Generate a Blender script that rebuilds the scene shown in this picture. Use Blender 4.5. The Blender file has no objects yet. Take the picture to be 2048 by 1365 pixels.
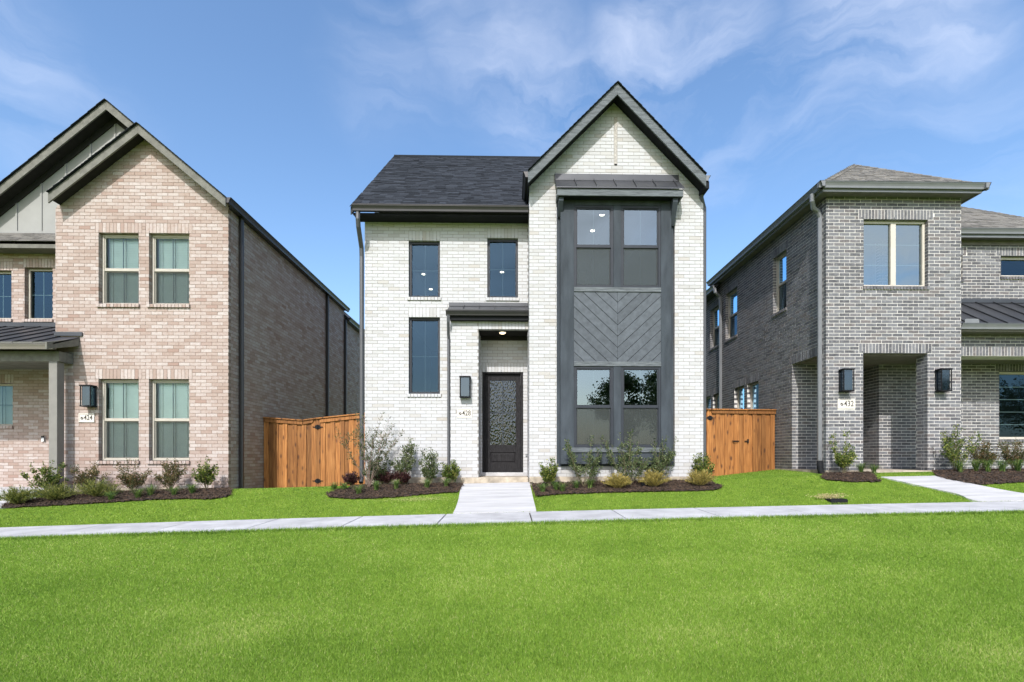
import bpy, math, random
import numpy as np
from mathutils import Matrix, Vector
random.seed(7); RNG = np.random.default_rng(7)
SC = bpy.context.scene; COL = SC.collection

# ------------------------------------------------------------------ camera (eye level is z = 0)
YAW = 0.02; FPX = 1000.0; PX0, PY0 = 1040.0, 917.0
cam = bpy.data.cameras.new('camera'); camo = bpy.data.objects.new('camera', cam); COL.objects.link(camo)
cam.sensor_width = 36; cam.lens = FPX / 2048 * 36
cam.shift_x = (1024 - PX0) / 2048; cam.shift_y = (PY0 - 682.5) / 2048
cam.clip_start = 0.05; cam.clip_end = 3000
camo.location = (0, 0, 0); camo.rotation_euler = (math.radians(90), 0, -YAW)
SC.camera = camo
# ------------------------------------------------------------------ sun direction, world, exposure
SD = Vector((0.215, 1.0, -0.93)).normalized()
SUN_STRENGTH = 3.25; SKY_STRENGTH = 0.15
sl = bpy.data.lights.new('sun', 'SUN'); sl.energy = SUN_STRENGTH; sl.angle = math.radians(0.5); sl.color = (1.0, 0.975, 0.945)
so = bpy.data.objects.new('sun', sl); COL.objects.link(so); so.location = (-5, -20, 20)
so.rotation_euler = SD.to_track_quat('-Z', 'Y').to_euler()
SC.view_settings.view_transform = 'Standard'; SC.view_settings.look = 'None'
SC.view_settings.exposure = 0.60; SC.view_settings.gamma = 1.0
SC.view_settings.use_curve_mapping = False
SC.render.engine = 'CYCLES'
SC.cycles.use_denoising = True
SC.cycles.max_bounces = 8; SC.cycles.transparent_max_bounces = 12; SC.cycles.caustics_reflective = False
W = bpy.data.worlds.new('World'); SC.world = W; W.use_nodes = True

def pix_dir(px, py):
    u = (px - PX0) / FPX; v = (PY0 - py) / FPX
    return Vector((math.sin(YAW) + u * math.cos(YAW), math.cos(YAW) - u * math.sin(YAW), v)).normalized()

def build_world():
    nt = W.node_tree; N = nt.nodes; L = nt.links; N.clear()
    out = N.new('ShaderNodeOutputWorld'); bg = N.new('ShaderNodeBackground'); L.new(bg.outputs[0], out.inputs[0])
    sky = N.new('ShaderNodeTexSky'); sky.sky_type = 'NISHITA'; sky.sun_disc = False
    sky.sun_elevation = math.asin(-SD.z); sky.sun_rotation = math.atan2(-SD.x, -SD.y) % (2 * math.pi)
    sky.air_density = 1.0; sky.dust_density = 2.2; sky.ozone_density = 2.0
    bg.inputs['Strength'].default_value = SKY_STRENGTH
    tc = N.new('ShaderNodeTexCoord')
    # noise-warped direction
    n1 = N.new('ShaderNodeTexNoise'); n1.inputs['Scale'].default_value = 4.0; n1.inputs['Detail'].default_value = 7
    n1.inputs['Roughness'].default_value = 0.5
    L.new(tc.outputs['Generated'], n1.inputs['Vector'])
    sub = N.new('ShaderNodeVectorMath'); sub.operation = 'SUBTRACT'; sub.inputs[1].default_value = (0.5, 0.5, 0.5)
    L.new(n1.outputs['Color'], sub.inputs[0])
    sc = N.new('ShaderNodeVectorMath'); sc.operation = 'SCALE'; sc.inputs['Scale'].default_value = 0.26
    L.new(sub.outputs[0], sc.inputs[0])
    add = N.new('ShaderNodeVectorMath'); add.operation = 'ADD'
    L.new(tc.outputs['Generated'], add.inputs[0]); L.new(sc.outputs[0], add.inputs[1])
    # wisps: streaky noise in the dome, stretched along a tilted axis
    mp = N.new('ShaderNodeMapping'); mp.inputs['Rotation'].default_value = (0.2, math.radians(-28), 0.0)
    mp.inputs['Scale'].default_value = (1.0, 1.2, 6.4)
    L.new(add.outputs[0], mp.inputs['Vector'])
    n2 = N.new('ShaderNodeTexNoise'); n2.inputs['Scale'].default_value = 1.9; n2.inputs['Detail'].default_value = 9
    n2.inputs['Roughness'].default_value = 0.58; n2.inputs['Distortion'].default_value = 0.35
    L.new(mp.outputs[0], n2.inputs['Vector'])
    r2 = N.new('ShaderNodeMapRange'); r2.inputs['From Min'].default_value = 0.38; r2.inputs['From Max'].default_value = 0.78
    L.new(n2.outputs['Fac'], r2.inputs['Value'])
    acc = None
    def blob(d, rad, amp):
        nonlocal acc
        dot = N.new('ShaderNodeVectorMath'); dot.operation = 'DISTANCE'; dot.inputs[1].default_value = d
        L.new(add.outputs[0], dot.inputs[0])
        mr = N.new('ShaderNodeMapRange'); mr.interpolation_type = 'SMOOTHSTEP'
        mr.inputs['From Min'].default_value = rad; mr.inputs['From Max'].default_value = rad * 0.15
        mr.inputs['To Min'].default_value = 0; mr.inputs['To Max'].default_value = amp
        L.new(dot.outputs['Value'], mr.inputs['Value'])
        if acc is None: acc = mr.outputs[0]
        else:
            m = N.new('ShaderNodeMath'); m.operation = 'MAXIMUM'; L.new(acc, m.inputs[0]); L.new(mr.outputs[0], m.inputs[1]); acc = m.outputs[0]
    for (px, py, rad, amp) in [(1000, 75, .15, .8), (1290, 100, .19, .9), (1100, 225, .16, .75), (1400, 60, .14, .8), (1500, 205, .16, .6),
                               (1700, 60, .14, 1.0), (1830, 20, .14, 1.0), (1660, 185, .13, .6), (1960, 290, .2, .35), (60, 165, .16, .5), (1480, 310, .12, .5), (1840, 300, .16, .4),
                               (820, 150, .16, .4)]:
        blob(pix_dir(px, py), rad, amp)
    # the other side of the sky carries the broken clouds that the panes mirror
    for (d, rad, amp) in [((-.35, -.8, .3), .2, 1.0), ((.75, -.6, .5), .4, .8), ((.2, -.8, .7), .35, .6), ((-.6, -.7, .15), .15, 1.0), ((.5, -.8, .22), .14, 1.0), ((-.17, -1, .15), .16, 1.2), ((-.2, -1, .52), .2, 1.1), ((.12, -1, .46), .24, 1.9), ((.3, -1, .46), .24, 1.8), ((.8, -1, .45), .34, 2.2), ((-.75, -1, .12), .2, 1.0)]:
        blob(Vector(d).normalized(), rad, amp)
    mul = N.new('ShaderNodeMath'); mul.operation = 'MULTIPLY'; L.new(acc, mul.inputs[0]); L.new(r2.outputs[0], mul.inputs[1])
    # thin overall milkiness
    mm = N.new('ShaderNodeMath'); mm.operation = 'MULTIPLY'; mm.inputs[1].default_value = 0.60; mm.use_clamp = True
    L.new(mul.outputs[0], mm.inputs[0])
    mix = N.new('ShaderNodeMixRGB'); L.new(mm.outputs[0], mix.inputs['Fac'])
    hs = N.new('ShaderNodeHueSaturation'); hs.inputs['Saturation'].default_value = 1.12; hs.inputs['Hue'].default_value = 0.499; hs.inputs['Value'].default_value = 1.22; L.new(sky.outputs[0], hs.inputs['Color'])
    L.new(hs.outputs[0], mix.inputs['Color1']); mix.inputs['Color2'].default_value = (5.6, 5.8, 6.5, 1)
    L.new(mix.outputs[0], bg.inputs['Color'])
    return sky, mix
build_world()

# ------------------------------------------------------------------ helpers
def XY(px, Y):
    u = (px - PX0) / FPX
    t = Y / (math.cos(YAW) - u * math.sin(YAW))
    return t * (math.sin(YAW) + u * math.cos(YAW)), t
def PX(px, Y): return XY(px, Y)[0]
def PZ(py, px, Y): return (PY0 - py) / FPX * XY(px, Y)[1]
def YonX(px, X):            # depth of the point of the plane x = X seen at column px
    u = (px - PX0) / FPX
    t = X / (math.sin(YAW) + u * math.cos(YAW))
    return t * (math.cos(YAW) - u * math.sin(YAW))

class MB:
    def __init__(s): s.v = []; s.f = []
    def add(s, vs, fs):
        n = len(s.v); s.v.extend([tuple(v) for v in vs]); s.f.extend([tuple(i + n for i in f) for f in fs]); return s
    def box(s, x0, x1, y0, y1, z0, z1):
        if x0 > x1: x0, x1 = x1, x0
        if y0 > y1: y0, y1 = y1, y0
        if z0 > z1: z0, z1 = z1, z0
        return s.add([(x0,y0,z0),(x1,y0,z0),(x1,y1,z0),(x0,y1,z0),(x0,y0,z1),(x1,y0,z1),(x1,y1,z1),(x0,y1,z1)],
                     [(0,3,2,1),(4,5,6,7),(0,1,5,4),(1,2,6,5),(2,3,7,6),(3,0,4,7)])
    def prism(s, poly, d):          # poly: 3-D points of one cap, d: offset to the other cap
        n = len(poly); a = [Vector(p) for p in poly]; b = [p + Vector(d) for p in a]
        return s.add(a + b, [tuple(range(n))[::-1], tuple(range(n, 2 * n))] + [(i, (i + 1) % n, n + (i + 1) % n, n + i) for i in range(n)])
    def tube(s, pts, r, n=6, r1=None, cap=True, sq=False):
        pts = [Vector(p) for p in pts]; m = len(pts); rings = []
        r1 = r if r1 is None else r1
        for i, p in enumerate(pts):
            d = (pts[min(i + 1, m - 1)] - pts[max(i - 1, 0)])
            d = d.normalized() if d.length > 1e-9 else Vector((0, 0, 1))
            a = Vector((1, 0, 0)) if abs(d.x) < 0.9 else Vector((0, 1, 0))
            u = (a - d * a.dot(d)).normalized(); w = d.cross(u)
            rr = r + (r1 - r) * i / max(m - 1, 1)
            ring = []
            for k in range(n):
                an = 2 * math.pi * (k + 0.5) / n
                ring.append(p + (u * math.cos(an) + w * math.sin(an)) * rr)
            rings.append(ring)
        vs = [v for rg in rings for v in rg]; fs = []
        for i in range(m - 1):
            for k in range(n):
                fs.append((i*n+k, i*n+(k+1)%n, (i+1)*n+(k+1)%n, (i+1)*n+k))
        if cap: fs += [tuple(range(n))[::-1], tuple(range((m-1)*n, m*n))]
        return s.add(vs, fs)
    def xform(s, M):
        s.v = [tuple(M @ Vector(v)) for v in s.v]; return s

def props(o, label=None, cat=None, group=None, kind=None):
    if label: o['label'] = label
    if cat: o['category'] = cat
    if group: o['group'] = group
    if kind: o['kind'] = kind
    return o
def link(o, parent=None):
    COL.objects.link(o)
    if parent is not None:
        o.parent = parent
        if parent.type == 'EMPTY' and not parent.get('_local'):
            o.matrix_parent_inverse = Matrix.Translation(-Vector(parent.location))
    return o
def obj(name, mb, m, parent=None, label=None, kind=None, smooth=False, bevel=0):
    me = bpy.data.meshes.new(name); me.from_pydata(mb.v, [], mb.f); me.validate(); me.update()
    me.materials.append(m)
    if smooth: me.shade_smooth()
    o = bpy.data.objects.new(name, me); link(o, parent)
    if bevel:
        b = o.modifiers.new('bevel', 'BEVEL'); b.width = bevel; b.segments = 2; b.limit_method = 'ANGLE'; b.harden_normals = False
    return props(o, label, kind=kind)
def thing(name, label, cat, loc, group=None):
    o = bpy.data.objects.new(name, None); o.empty_display_size = 0.2; COL.objects.link(o); o.location = loc
    return props(o, label, cat, group)
def np_mesh(name, v, f, m, parent=None, kind=None, attr=None, smooth=False):
    """v (n,3) array, f (k,c) array of equal sized faces"""
    me = bpy.data.meshes.new(name); v = np.ascontiguousarray(v, dtype=np.float32); f = np.ascontiguousarray(f, dtype=np.int32)
    me.vertices.add(len(v)); me.vertices.foreach_set('co', v.ravel())
    c = f.shape[1]; me.loops.add(f.size); me.loops.foreach_set('vertex_index', f.ravel())
    me.polygons.add(len(f)); me.polygons.foreach_set('loop_start', np.arange(0, f.size, c, dtype=np.int32))
    me.update(calc_edges=True)
    if attr is not None:
        for nm, arr in attr.items():
            a = me.attributes.new(nm, 'FLOAT', 'POINT'); a.data.foreach_set('value', np.ascontiguousarray(arr, dtype=np.float32))
    me.materials.append(m)
    if smooth: me.shade_smooth()
    else: me.shade_flat()
    o = bpy.data.objects.new(name, me); link(o, parent)
    return props(o, kind=kind)

# ------------------------------------------------------------------ materials
def new_mat(name):
    m = bpy.data.materials.new(name); m.use_nodes = True; nt = m.node_tree; nt.nodes.clear()
    o = nt.nodes.new('ShaderNodeOutputMaterial'); return m, nt, o
def nd(nt, typ, **kw):
    n = nt.nodes.new(typ)
    for k, v in kw.items():
        if k.startswith('i_'):
            n.inputs[k[2:].replace('_', ' ')].default_value = v
        else: setattr(n, k, v)
    return n
def rgba(c): return (c[0], c[1], c[2], 1)
def ramp(nt, stops, interp='LINEAR'):
    r = nt.nodes.new('ShaderNodeValToRGB'); r.color_ramp.interpolation = interp
    e = r.color_ramp.elements
    while len(e) > 1: e.remove(e[-1])
    e[0].position = stops[0][0]; e[0].color = rgba(stops[0][1])
    for p, c in stops[1:]:
        x = e.new(p); x.color = rgba(c)
    return r
def world_pos(nt, scale=(1, 1, 1)):
    g = nd(nt, 'ShaderNodeNewGeometry'); mp = nd(nt, 'ShaderNodeMapping'); mp.inputs['Scale'].default_value = scale
    nt.links.new(g.outputs['Position'], mp.inputs['Vector']); return mp.outputs[0]
def rand_fac(nt):
    """random number for each loose piece and for each object"""
    L = nt.links
    g = nd(nt, 'ShaderNodeNewGeometry'); oi = nd(nt, 'ShaderNodeObjectInfo')
    a = nd(nt, 'ShaderNodeMath', operation='ADD'); L.new(g.outputs['Random Per Island'], a.inputs[0]); L.new(oi.outputs['Random'], a.inputs[1])
    fr = nd(nt, 'ShaderNodeMath', operation='FRACT'); L.new(a.outputs[0], fr.inputs[0]); return fr.outputs[0]
def plain(name, col, rough=0.6, metal=0.0, var=0.12, scale=6.0, bump=0.0, bscale=60.0, stretch=(1, 1, 1), rnd=0.0, spec=0.5, col2=None, detail=6):
    m, nt, o = new_mat(name); L = nt.links
    b = nd(nt, 'ShaderNodeBsdfPrincipled'); L.new(b.outputs[0], o.inputs[0])
    b.inputs['Roughness'].default_value = rough; b.inputs['Metallic'].default_value = metal
    b.inputs['Specular IOR Level'].default_value = spec
    wp = world_pos(nt, stretch)
    n = nd(nt, 'ShaderNodeTexNoise', i_Scale=scale, i_Detail=detail, i_Roughness=0.6); L.new(wp, n.inputs['Vector'])
    c2 = col2 if col2 else tuple(max(0, c * (1 - 2 * var)) for c in col)
    c1 = col if col2 else tuple(min(1, c * (1 + var)) for c in col)
    r = ramp(nt, [(0.3, c2), (0.7, c1)]); L.new(n.outputs['Fac'], r.inputs[0]); cout = r.outputs[0]
    if rnd:
        rf = rand_fac(nt); mr = nd(nt, 'ShaderNodeMapRange'); mr.inputs['To Min'].default_value = 1 - rnd; mr.inputs['To Max'].default_value = 1 + rnd
        L.new(rf, mr.inputs['Value'])
        h = nd(nt, 'ShaderNodeVectorMath', operation='SCALE'); L.new(cout, h.inputs[0]); L.new(mr.outputs[0], h.inputs['Scale']); cout = h.outputs[0]
    L.new(cout, b.inputs['Base Color'])
    if bump:
        n2 = nd(nt, 'ShaderNodeTexNoise', i_Scale=bscale, i_Detail=4.0); L.new(wp, n2.inputs['Vector'])
        bp = nd(nt, 'ShaderNodeBump'); bp.inputs['Strength'].default_value = bump; bp.inputs['Distance'].default_value = 0.01
        L.new(n2.outputs['Fac'], bp.inputs['Height']); L.new(bp.outputs[0], b.inputs['Normal'])
    return m
def brick_mat(name, stops, patch, pamt, fleck=None, famt=0.0):
    m, nt, o = new_mat(name); L = nt.links
    b = nd(nt, 'ShaderNodeBsdfPrincipled'); L.new(b.outputs[0], o.inputs[0]); b.inputs['Roughness'].default_value = 0.88
    b.inputs['Specular IOR Level'].default_value = 0.25
    rf = rand_fac(nt); r = ramp(nt, stops); L.new(rf, r.inputs[0])
    wp = world_pos(nt)
    n = nd(nt, 'ShaderNodeTexNoise', i_Scale=14.0, i_Detail=6.0, i_Roughness=0.7); L.new(wp, n.inputs['Vector'])
    mr = nd(nt, 'ShaderNodeMapRange'); mr.inputs['From Min'].default_value = 0.48; mr.inputs['From Max'].default_value = 0.68
    mr.inputs['To Max'].default_value = pamt; L.new(n.outputs['Fac'], mr.inputs['Value'])
    mx = nd(nt, 'ShaderNodeMixRGB'); L.new(mr.outputs[0], mx.inputs['Fac']); L.new(r.outputs[0], mx.inputs['Color1']); mx.inputs['Color2'].default_value = rgba(patch)
    cur = mx.outputs[0]
    if fleck:
        n3 = nd(nt, 'ShaderNodeTexNoise', i_Scale=45.0, i_Detail=5.0, i_Roughness=0.75); L.new(wp, n3.inputs['Vector'])
        m3 = nd(nt, 'ShaderNodeMapRange'); m3.inputs['From Min'].default_value = 0.56; m3.inputs['From Max'].default_value = 0.7
        m3.inputs['To Max'].default_value = famt; L.new(n3.outputs['Fac'], m3.inputs['Value'])
        x3 = nd(nt, 'ShaderNodeMixRGB'); L.new(m3.outputs[0], x3.inputs['Fac']); L.new(cur, x3.inputs['Color1']); x3.inputs['Color2'].default_value = rgba(fleck); cur = x3.outputs[0]
    L.new(cur, b.inputs['Base Color'])
    n2 = nd(nt, 'ShaderNodeTexNoise', i_Scale=90.0, i_Detail=4.0); L.new(wp, n2.inputs['Vector'])
    bp = nd(nt, 'ShaderNodeBump'); bp.inputs['Strength'].default_value = 0.5; bp.inputs['Distance'].default_value = 0.004
    L.new(n2.outputs['Fac'], bp.inputs['Height']); L.new(bp.outputs[0], b.inputs['Normal'])
    return m
def glass_mat(name, tint, refl, fac, rough=0.0, wav=0.0):
    m, nt, o = new_mat(name); L = nt.links
    tr = nd(nt, 'ShaderNodeBsdfTransparent'); tr.inputs[0].default_value = rgba(tint)
    gl = nd(nt, 'ShaderNodeBsdfGlossy'); gl.inputs['Color'].default_value = rgba(refl); gl.inputs['Roughness'].default_value = rough
    fr = nd(nt, 'ShaderNodeFresnel', i_IOR=1.5)
    mr = nd(nt, 'ShaderNodeMapRange'); mr.inputs['From Min'].default_value = 0.04; mr.inputs['To Min'].default_value = fac; L.new(fr.outputs[0], mr.inputs['Value'])
    mx = nd(nt, 'ShaderNodeMixShader'); L.new(mr.outputs[0], mx.inputs[0]); L.new(tr.outputs[0], mx.inputs[1]); L.new(gl.outputs[0], mx.inputs[2])
    L.new(mx.outputs[0], o.inputs[0])
    wp = world_pos(nt)
    if wav:
        wp = world_pos(nt, (1, 1, .5)); n = nd(nt, 'ShaderNodeTexVoronoi', i_Scale=38.0, feature='SMOOTH_F1')
    else: n = nd(nt, 'ShaderNodeTexNoise', i_Scale=0.9, i_Detail=1.0)
    L.new(wp, n.inputs['Vector'])
    bp = nd(nt, 'ShaderNodeBump'); bp.inputs['Strength'].default_value = 0.25 if not wav else wav; bp.inputs['Distance'].default_value = 0.02
    L.new(n.outputs['Distance' if wav else 'Fac'], bp.inputs['Height']); L.new(bp.outputs[0], gl.inputs['Normal'])
    return m
def emit_mat(name, col, s):
    m, nt, o = new_mat(name); e = nd(nt, 'ShaderNodeEmission'); e.inputs[0].default_value = rgba(col); e.inputs[1].default_value = s
    nt.links.new(e.outputs[0], o.inputs[0]); return m
def leaf_mat(name, stops, trans=0.35, rough=0.5, attr=None):
    m, nt, o = new_mat(name); L = nt.links
    if attr:
        a = nd(nt, 'ShaderNodeAttribute', attribute_name=attr); f = a.outputs['Fac']
    else: f = rand_fac(nt)
    r = ramp(nt, stops); L.new(f, r.inputs[0])
    b = nd(nt, 'ShaderNodeBsdfPrincipled'); b.inputs['Roughness'].default_value = rough; b.inputs['Specular IOR Level'].default_value = 0.35
    t = nd(nt, 'ShaderNodeBsdfTranslucent'); L.new(r.outputs[0], b.inputs['Base Color']); L.new(r.outputs[0], t.inputs['Color'])
    mx = nd(nt, 'ShaderNodeMixShader'); mx.inputs[0].default_value = trans
    L.new(b.outputs[0], mx.inputs[1]); L.new(t.outputs[0], mx.inputs[2]); L.new(mx.outputs[0], o.inputs[0]); return m
def cedar_mat():
    m, nt, o = new_mat('cedar'); L = nt.links
    b = nd(nt, 'ShaderNodeBsdfPrincipled'); L.new(b.outputs[0], o.inputs[0]); b.inputs['Roughness'].default_value = 0.62; b.inputs['Specular IOR Level'].default_value = 0.3
    oi = nd(nt, 'ShaderNodeObjectInfo'); g = nd(nt, 'ShaderNodeNewGeometry')
    off = nd(nt, 'ShaderNodeMath', operation='MULTIPLY'); off.inputs[1].default_value = 37.0; L.new(oi.outputs['Random'], off.inputs[0])
    cx = nd(nt, 'ShaderNodeCombineXYZ'); L.new(off.outputs[0], cx.inputs[2]); L.new(off.outputs[0], cx.inputs[1])
    ad = nd(nt, 'ShaderNodeVectorMath', operation='ADD'); L.new(g.outputs['Position'], ad.inputs[0]); L.new(cx.outputs[0], ad.inputs[1])
    mp = nd(nt, 'ShaderNodeMapping'); mp.inputs['Scale'].default_value = (26, 26, 1.1); L.new(ad.outputs[0], mp.inputs[0])
    n = nd(nt, 'ShaderNodeTexNoise', i_Scale=2.0, i_Detail=6.0, i_Distortion=0.6); L.new(mp.outputs[0], n.inputs['Vector'])
    r = ramp(nt, [(0.28, (.125, .046, .013)), (0.5, (.265, .108, .029)), (0.75, (.39, .18, .058))]); L.new(n.outputs['Fac'], r.inputs[0])
    mp2 = nd(nt, 'ShaderNodeMapping'); mp2.inputs['Scale'].default_value = (8, 8, 3.2); L.new(ad.outputs[0], mp2.inputs[0])
    v = nd(nt, 'ShaderNodeTexVoronoi', i_Scale=1.0); L.new(mp2.outputs[0], v.inputs['Vector'])
    mr = nd(nt, 'ShaderNodeMapRange'); mr.inputs['From Min'].default_value = 0.27; mr.inputs['From Max'].default_value = 0.10; L.new(v.outputs['Distance'], mr.inputs['Value'])
    k = nd(nt, 'ShaderNodeMixRGB'); L.new(mr.outputs[0], k.inputs['Fac']); L.new(r.outputs[0], k.inputs['Color1']); k.inputs['Color2'].default_value = (.09, .035, .014, 1)
    m2 = nd(nt, 'ShaderNodeMapRange'); m2.inputs['To Min'].default_value = 0.62; m2.inputs['To Max'].default_value = 1.38; L.new(oi.outputs['Random'], m2.inputs['Value'])
    h = nd(nt, 'ShaderNodeVectorMath', operation='SCALE'); L.new(k.outputs[0], h.inputs[0]); L.new(m2.outputs[0], h.inputs['Scale'])
    L.new(h.outputs[0], b.inputs['Base Color'])
    bp = nd(nt, 'ShaderNodeBump'); bp.inputs['Strength'].default_value = 0.3; bp.inputs['Distance'].default_value = 0.006; L.new(n.outputs['Fac'], bp.inputs['Height']); L.new(bp.outputs[0], b.inputs['Normal'])
    return m

M = {}
M['wbrick'] = brick_mat('white brick', [(0, (.39, .385, .38)), (.15, (.44, .443, .452)), (.8, (.472, .476, .492)), (.95, (.425, .418, .408)), (1, (.38, .355, .325))], (.425, .42, .41), .4, (.5, .46, .4), .12)
M['wmortar'] = plain('white mortar', (.30, .285, .265), .95, bump=.4)
M['pbrick'] = brick_mat('pink brick', [(0, (.315, .24, .205)), (.25, (.365, .295, .262)), (.6, (.41, .348, .320)), (.85, (.445, .397, .375)), (1, (.29, .20, .165))], (.285, .20, .165), .55, (.30, .16, .12), .45)
M['pmortar'] = plain('pink mortar', (.235, .175, .14), .95, bump=.4)
M['gbrick'] = brick_mat('grey brick', [(0, (.075, .075, .082)), (.3, (.115, .115, .125)), (.7, (.155, .158, .17)), (.9, (.135, .12, .118)), (1, (.09, .09, .10))], (.30, .30, .32), .42, (.08, .08, .085), .35)
M['gmortar'] = plain('pale mortar', (.64, .62, .585), .95, bump=.4)
M['pipe'] = plain('grey painted downpipe', (.065, .068, .075), .45, var=.05)
M['strip'] = plain('sand coloured strip', (.40, .375, .345), .9, var=.2, scale=40)
M['char'] = plain('charcoal paint', (.050, .060, .071), .7, spec=.12, var=.18, scale=5, bump=.25, bscale=25, stretch=(1, 1, .25))
M['charlt'] = plain('charcoal stain on boards', (.125, .14, .15), .65, spec=.15, var=.25, scale=9, bump=.5, bscale=30, stretch=(.5, 1, 6))
M['plank'] = plain('stained chevron planks', (.090, .102, .116), .65, spec=.15, var=.12, scale=10, bump=.2, bscale=40, rnd=.10)
M['metal'] = plain('dark bronze metal', (.040, .039, .040), .38, metal=.35, var=.06)
M['metalroof'] = plain('charcoal standing seam metal', (.060, .063, .070), .42, metal=.4, var=.1, scale=2)
M['black'] = plain('black metal', (.013, .014, .016), .7, spec=.12, var=.1)
M['soffit'] = plain('dark soffit', (.03, .028, .026), .9, spec=.1)
M['shdark'] = plain('charcoal shingle', (.027, .031, .038), .95, var=.3, scale=60, bump=.7, bscale=150, rnd=.5, spec=.2)
M['shtan'] = plain('weathered grey shingle', (.145, .136, .118), .95, var=.22, scale=60, bump=.7, bscale=150, rnd=.35)
M['underlay'] = plain('roof underlay', (.035, .036, .04), .9)
M['trimL'] = plain('greige painted trim', (.155, .152, .132), .7, spec=.2, var=.14, scale=7, bump=.3, bscale=30, stretch=(1, 1, 1))
M['trimLw'] = plain('grey board siding', (.265, .265, .252), .65, var=.05, scale=2)
M['postL'] = plain('greige post paint', (.19, .182, .165), .6, var=.06)
M['gutL'] = plain('taupe gutter', (.20, .18, .16), .4, var=.05)
M['gutR'] = plain('slate grey gutter', (.165, .172, .182), .38, var=.05)
M['soffR'] = plain('taupe soffit', (.15, .14, .12), .7)
M['tan'] = plain('tan window frame', (.40, .37, .315), .5, var=.04)
M['tanR'] = plain('beige window frame', (.50, .465, .40), .5, var=.04)
M['dkframe'] = plain('dark window frame', (.028, .033, .042), .5, spec=.25, var=.08)
M['blind'] = plain('white blind', (.84, .88, .86), .6, var=.03)
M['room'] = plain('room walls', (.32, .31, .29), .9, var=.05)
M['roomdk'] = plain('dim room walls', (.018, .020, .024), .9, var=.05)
M['muntin'] = plain('pale muntin', (.62, .70, .70), .5, var=.03)
M['mundk'] = plain('dark muntin', (.10, .13, .15), .5, var=.03)
M['glass'] = glass_mat('window glass', (.60, .70, .70), (.42, .72, 1.0), .07)
M['glassb'] = glass_mat('clear bay glass', (.60, .72, .74), (.80, .95, 1.0), .21)
M['glassg'] = glass_mat('green tinted glass', (.87, 1.0, .985), (.7, .85, .95), .04)
M['glassr'] = glass_mat('pale reflecting glass', (.60, .74, .76), (.80, .96, 1.0), .32)
M['glassd'] = glass_mat('hammered door glass', (.10, .13, .15), (.8, .9, 1.0), .08, 0.02, .4)
def screen_mat(op=.62):
    m, nt, o = new_mat('insect screen'); L = nt.links
    tr = nd(nt, 'ShaderNodeBsdfTransparent'); df = nd(nt, 'ShaderNodeBsdfDiffuse'); df.inputs[0].default_value = (.062, .070, .068, 1)
    mx = nd(nt, 'ShaderNodeMixShader'); mx.inputs[0].default_value = op; L.new(tr.outputs[0], mx.inputs[1]); L.new(df.outputs[0], mx.inputs[2]); L.new(mx.outputs[0], o.inputs[0]); return m
M['screen'] = screen_mat(); M['screenl'] = screen_mat(.42)
M['doorw'] = plain('black stained door wood', (.022, .021, .023), .6, spec=.15, var=.35, scale=10, bump=.4, bscale=30, stretch=(6, 6, .8))
M['conc'] = plain('pale concrete', (.43, .43, .44), .9, var=.13, scale=2.4, detail=10, rnd=.05, bump=.5, bscale=120)
M['concw'] = plain('broomed concrete path', (.43, .43, .435), .9, var=.13, scale=3, bump=.6, bscale=45, stretch=(.25, 3, 1))
M['found'] = plain('rough foundation concrete', (.40, .345, .27), .95, var=.25, scale=5, bump=.8, bscale=30)
M['stone'] = plain('cast stone plaque', (.60, .57, .52), .85, var=.04)
M['ink'] = plain('engraved black', (.05, .045, .04), .8)
M['cedar'] = cedar_mat()
M['mulch'] = plain('dark mulch', (.040, .026, .018), .95, var=.4, scale=30, bump=1.0, bscale=50, col2=(.014, .009, .006))
M['chip'] = plain('mulch chip', (.065, .040, .025), .9, var=.3, rnd=.55)
M['bark'] = plain('pinkish grey bark', (.22, .15, .12), .85, var=.2, scale=20)
M['stem'] = plain('brown green stem', (.13, .11, .06), .8)
M['warm'] = emit_mat('warm lamp', (1, .80, .52), 6.0)
M['downlt'] = emit_mat('recessed lamp', (1, .86, .66), 7.0)
M['white'] = plain('white plastic', (.75, .75, .75), .4)
M['lampglass'] = glass_mat('lantern glass', (.20, .26, .30), (.65, .78, .88), .13, 0.05)
M['dirt'] = plain('lawn soil', (.075, .105, .025), .95, var=.3, scale=18)
G = lambda *s: [(a, b) for a, b in s]
M['holly'] = leaf_mat('holly leaf', G((0, (.03, .065, .012)), (.5, (.09, .15, .025)), (.85, (.27, .30, .06)), (1, (.38, .36, .10))))
M['silver'] = leaf_mat('olive silver leaf', G((0, (.035, .06, .02)), (.5, (.09, .13, .045)), (.85, (.16, .20, .08)), (1, (.30, .33, .17))))
M['abelia'] = leaf_mat('bronze leaf', G((0, (.035, .055, .018)), (.45, (.09, .11, .035)), (.75, (.16, .075, .035)), (1, (.30, .24, .10))))
M['juniper'] = leaf_mat('juniper frond', G((0, (.05, .08, .02)), (.5, (.14, .17, .04)), (1, (.34, .32, .08))), .25)
M['junigold'] = leaf_mat('golden juniper frond', G((0, (.10, .10, .03)), (.5, (.30, .24, .06)), (1, (.50, .40, .12))), .25)
M['purple'] = leaf_mat('purple leaf', G((0, (.03, .012, .014)), (.6, (.075, .028, .03)), (1, (.14, .06, .05))))
M['lirio'] = leaf_mat('strap leaf', G((0, (.04, .09, .02)), (.6, (.10, .18, .04)), (1, (.24, .30, .08))))
M['myrtle'] = leaf_mat('myrtle leaf', G((0, (.04, .06, .02)), (.6, (.09, .12, .045)), (1, (.20, .18, .09))))
M['tree'] = leaf_mat('tree leaf', G((0, (.02, .045, .01)), (.6, (.05, .09, .02)), (1, (.09, .12, .03))))

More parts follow.
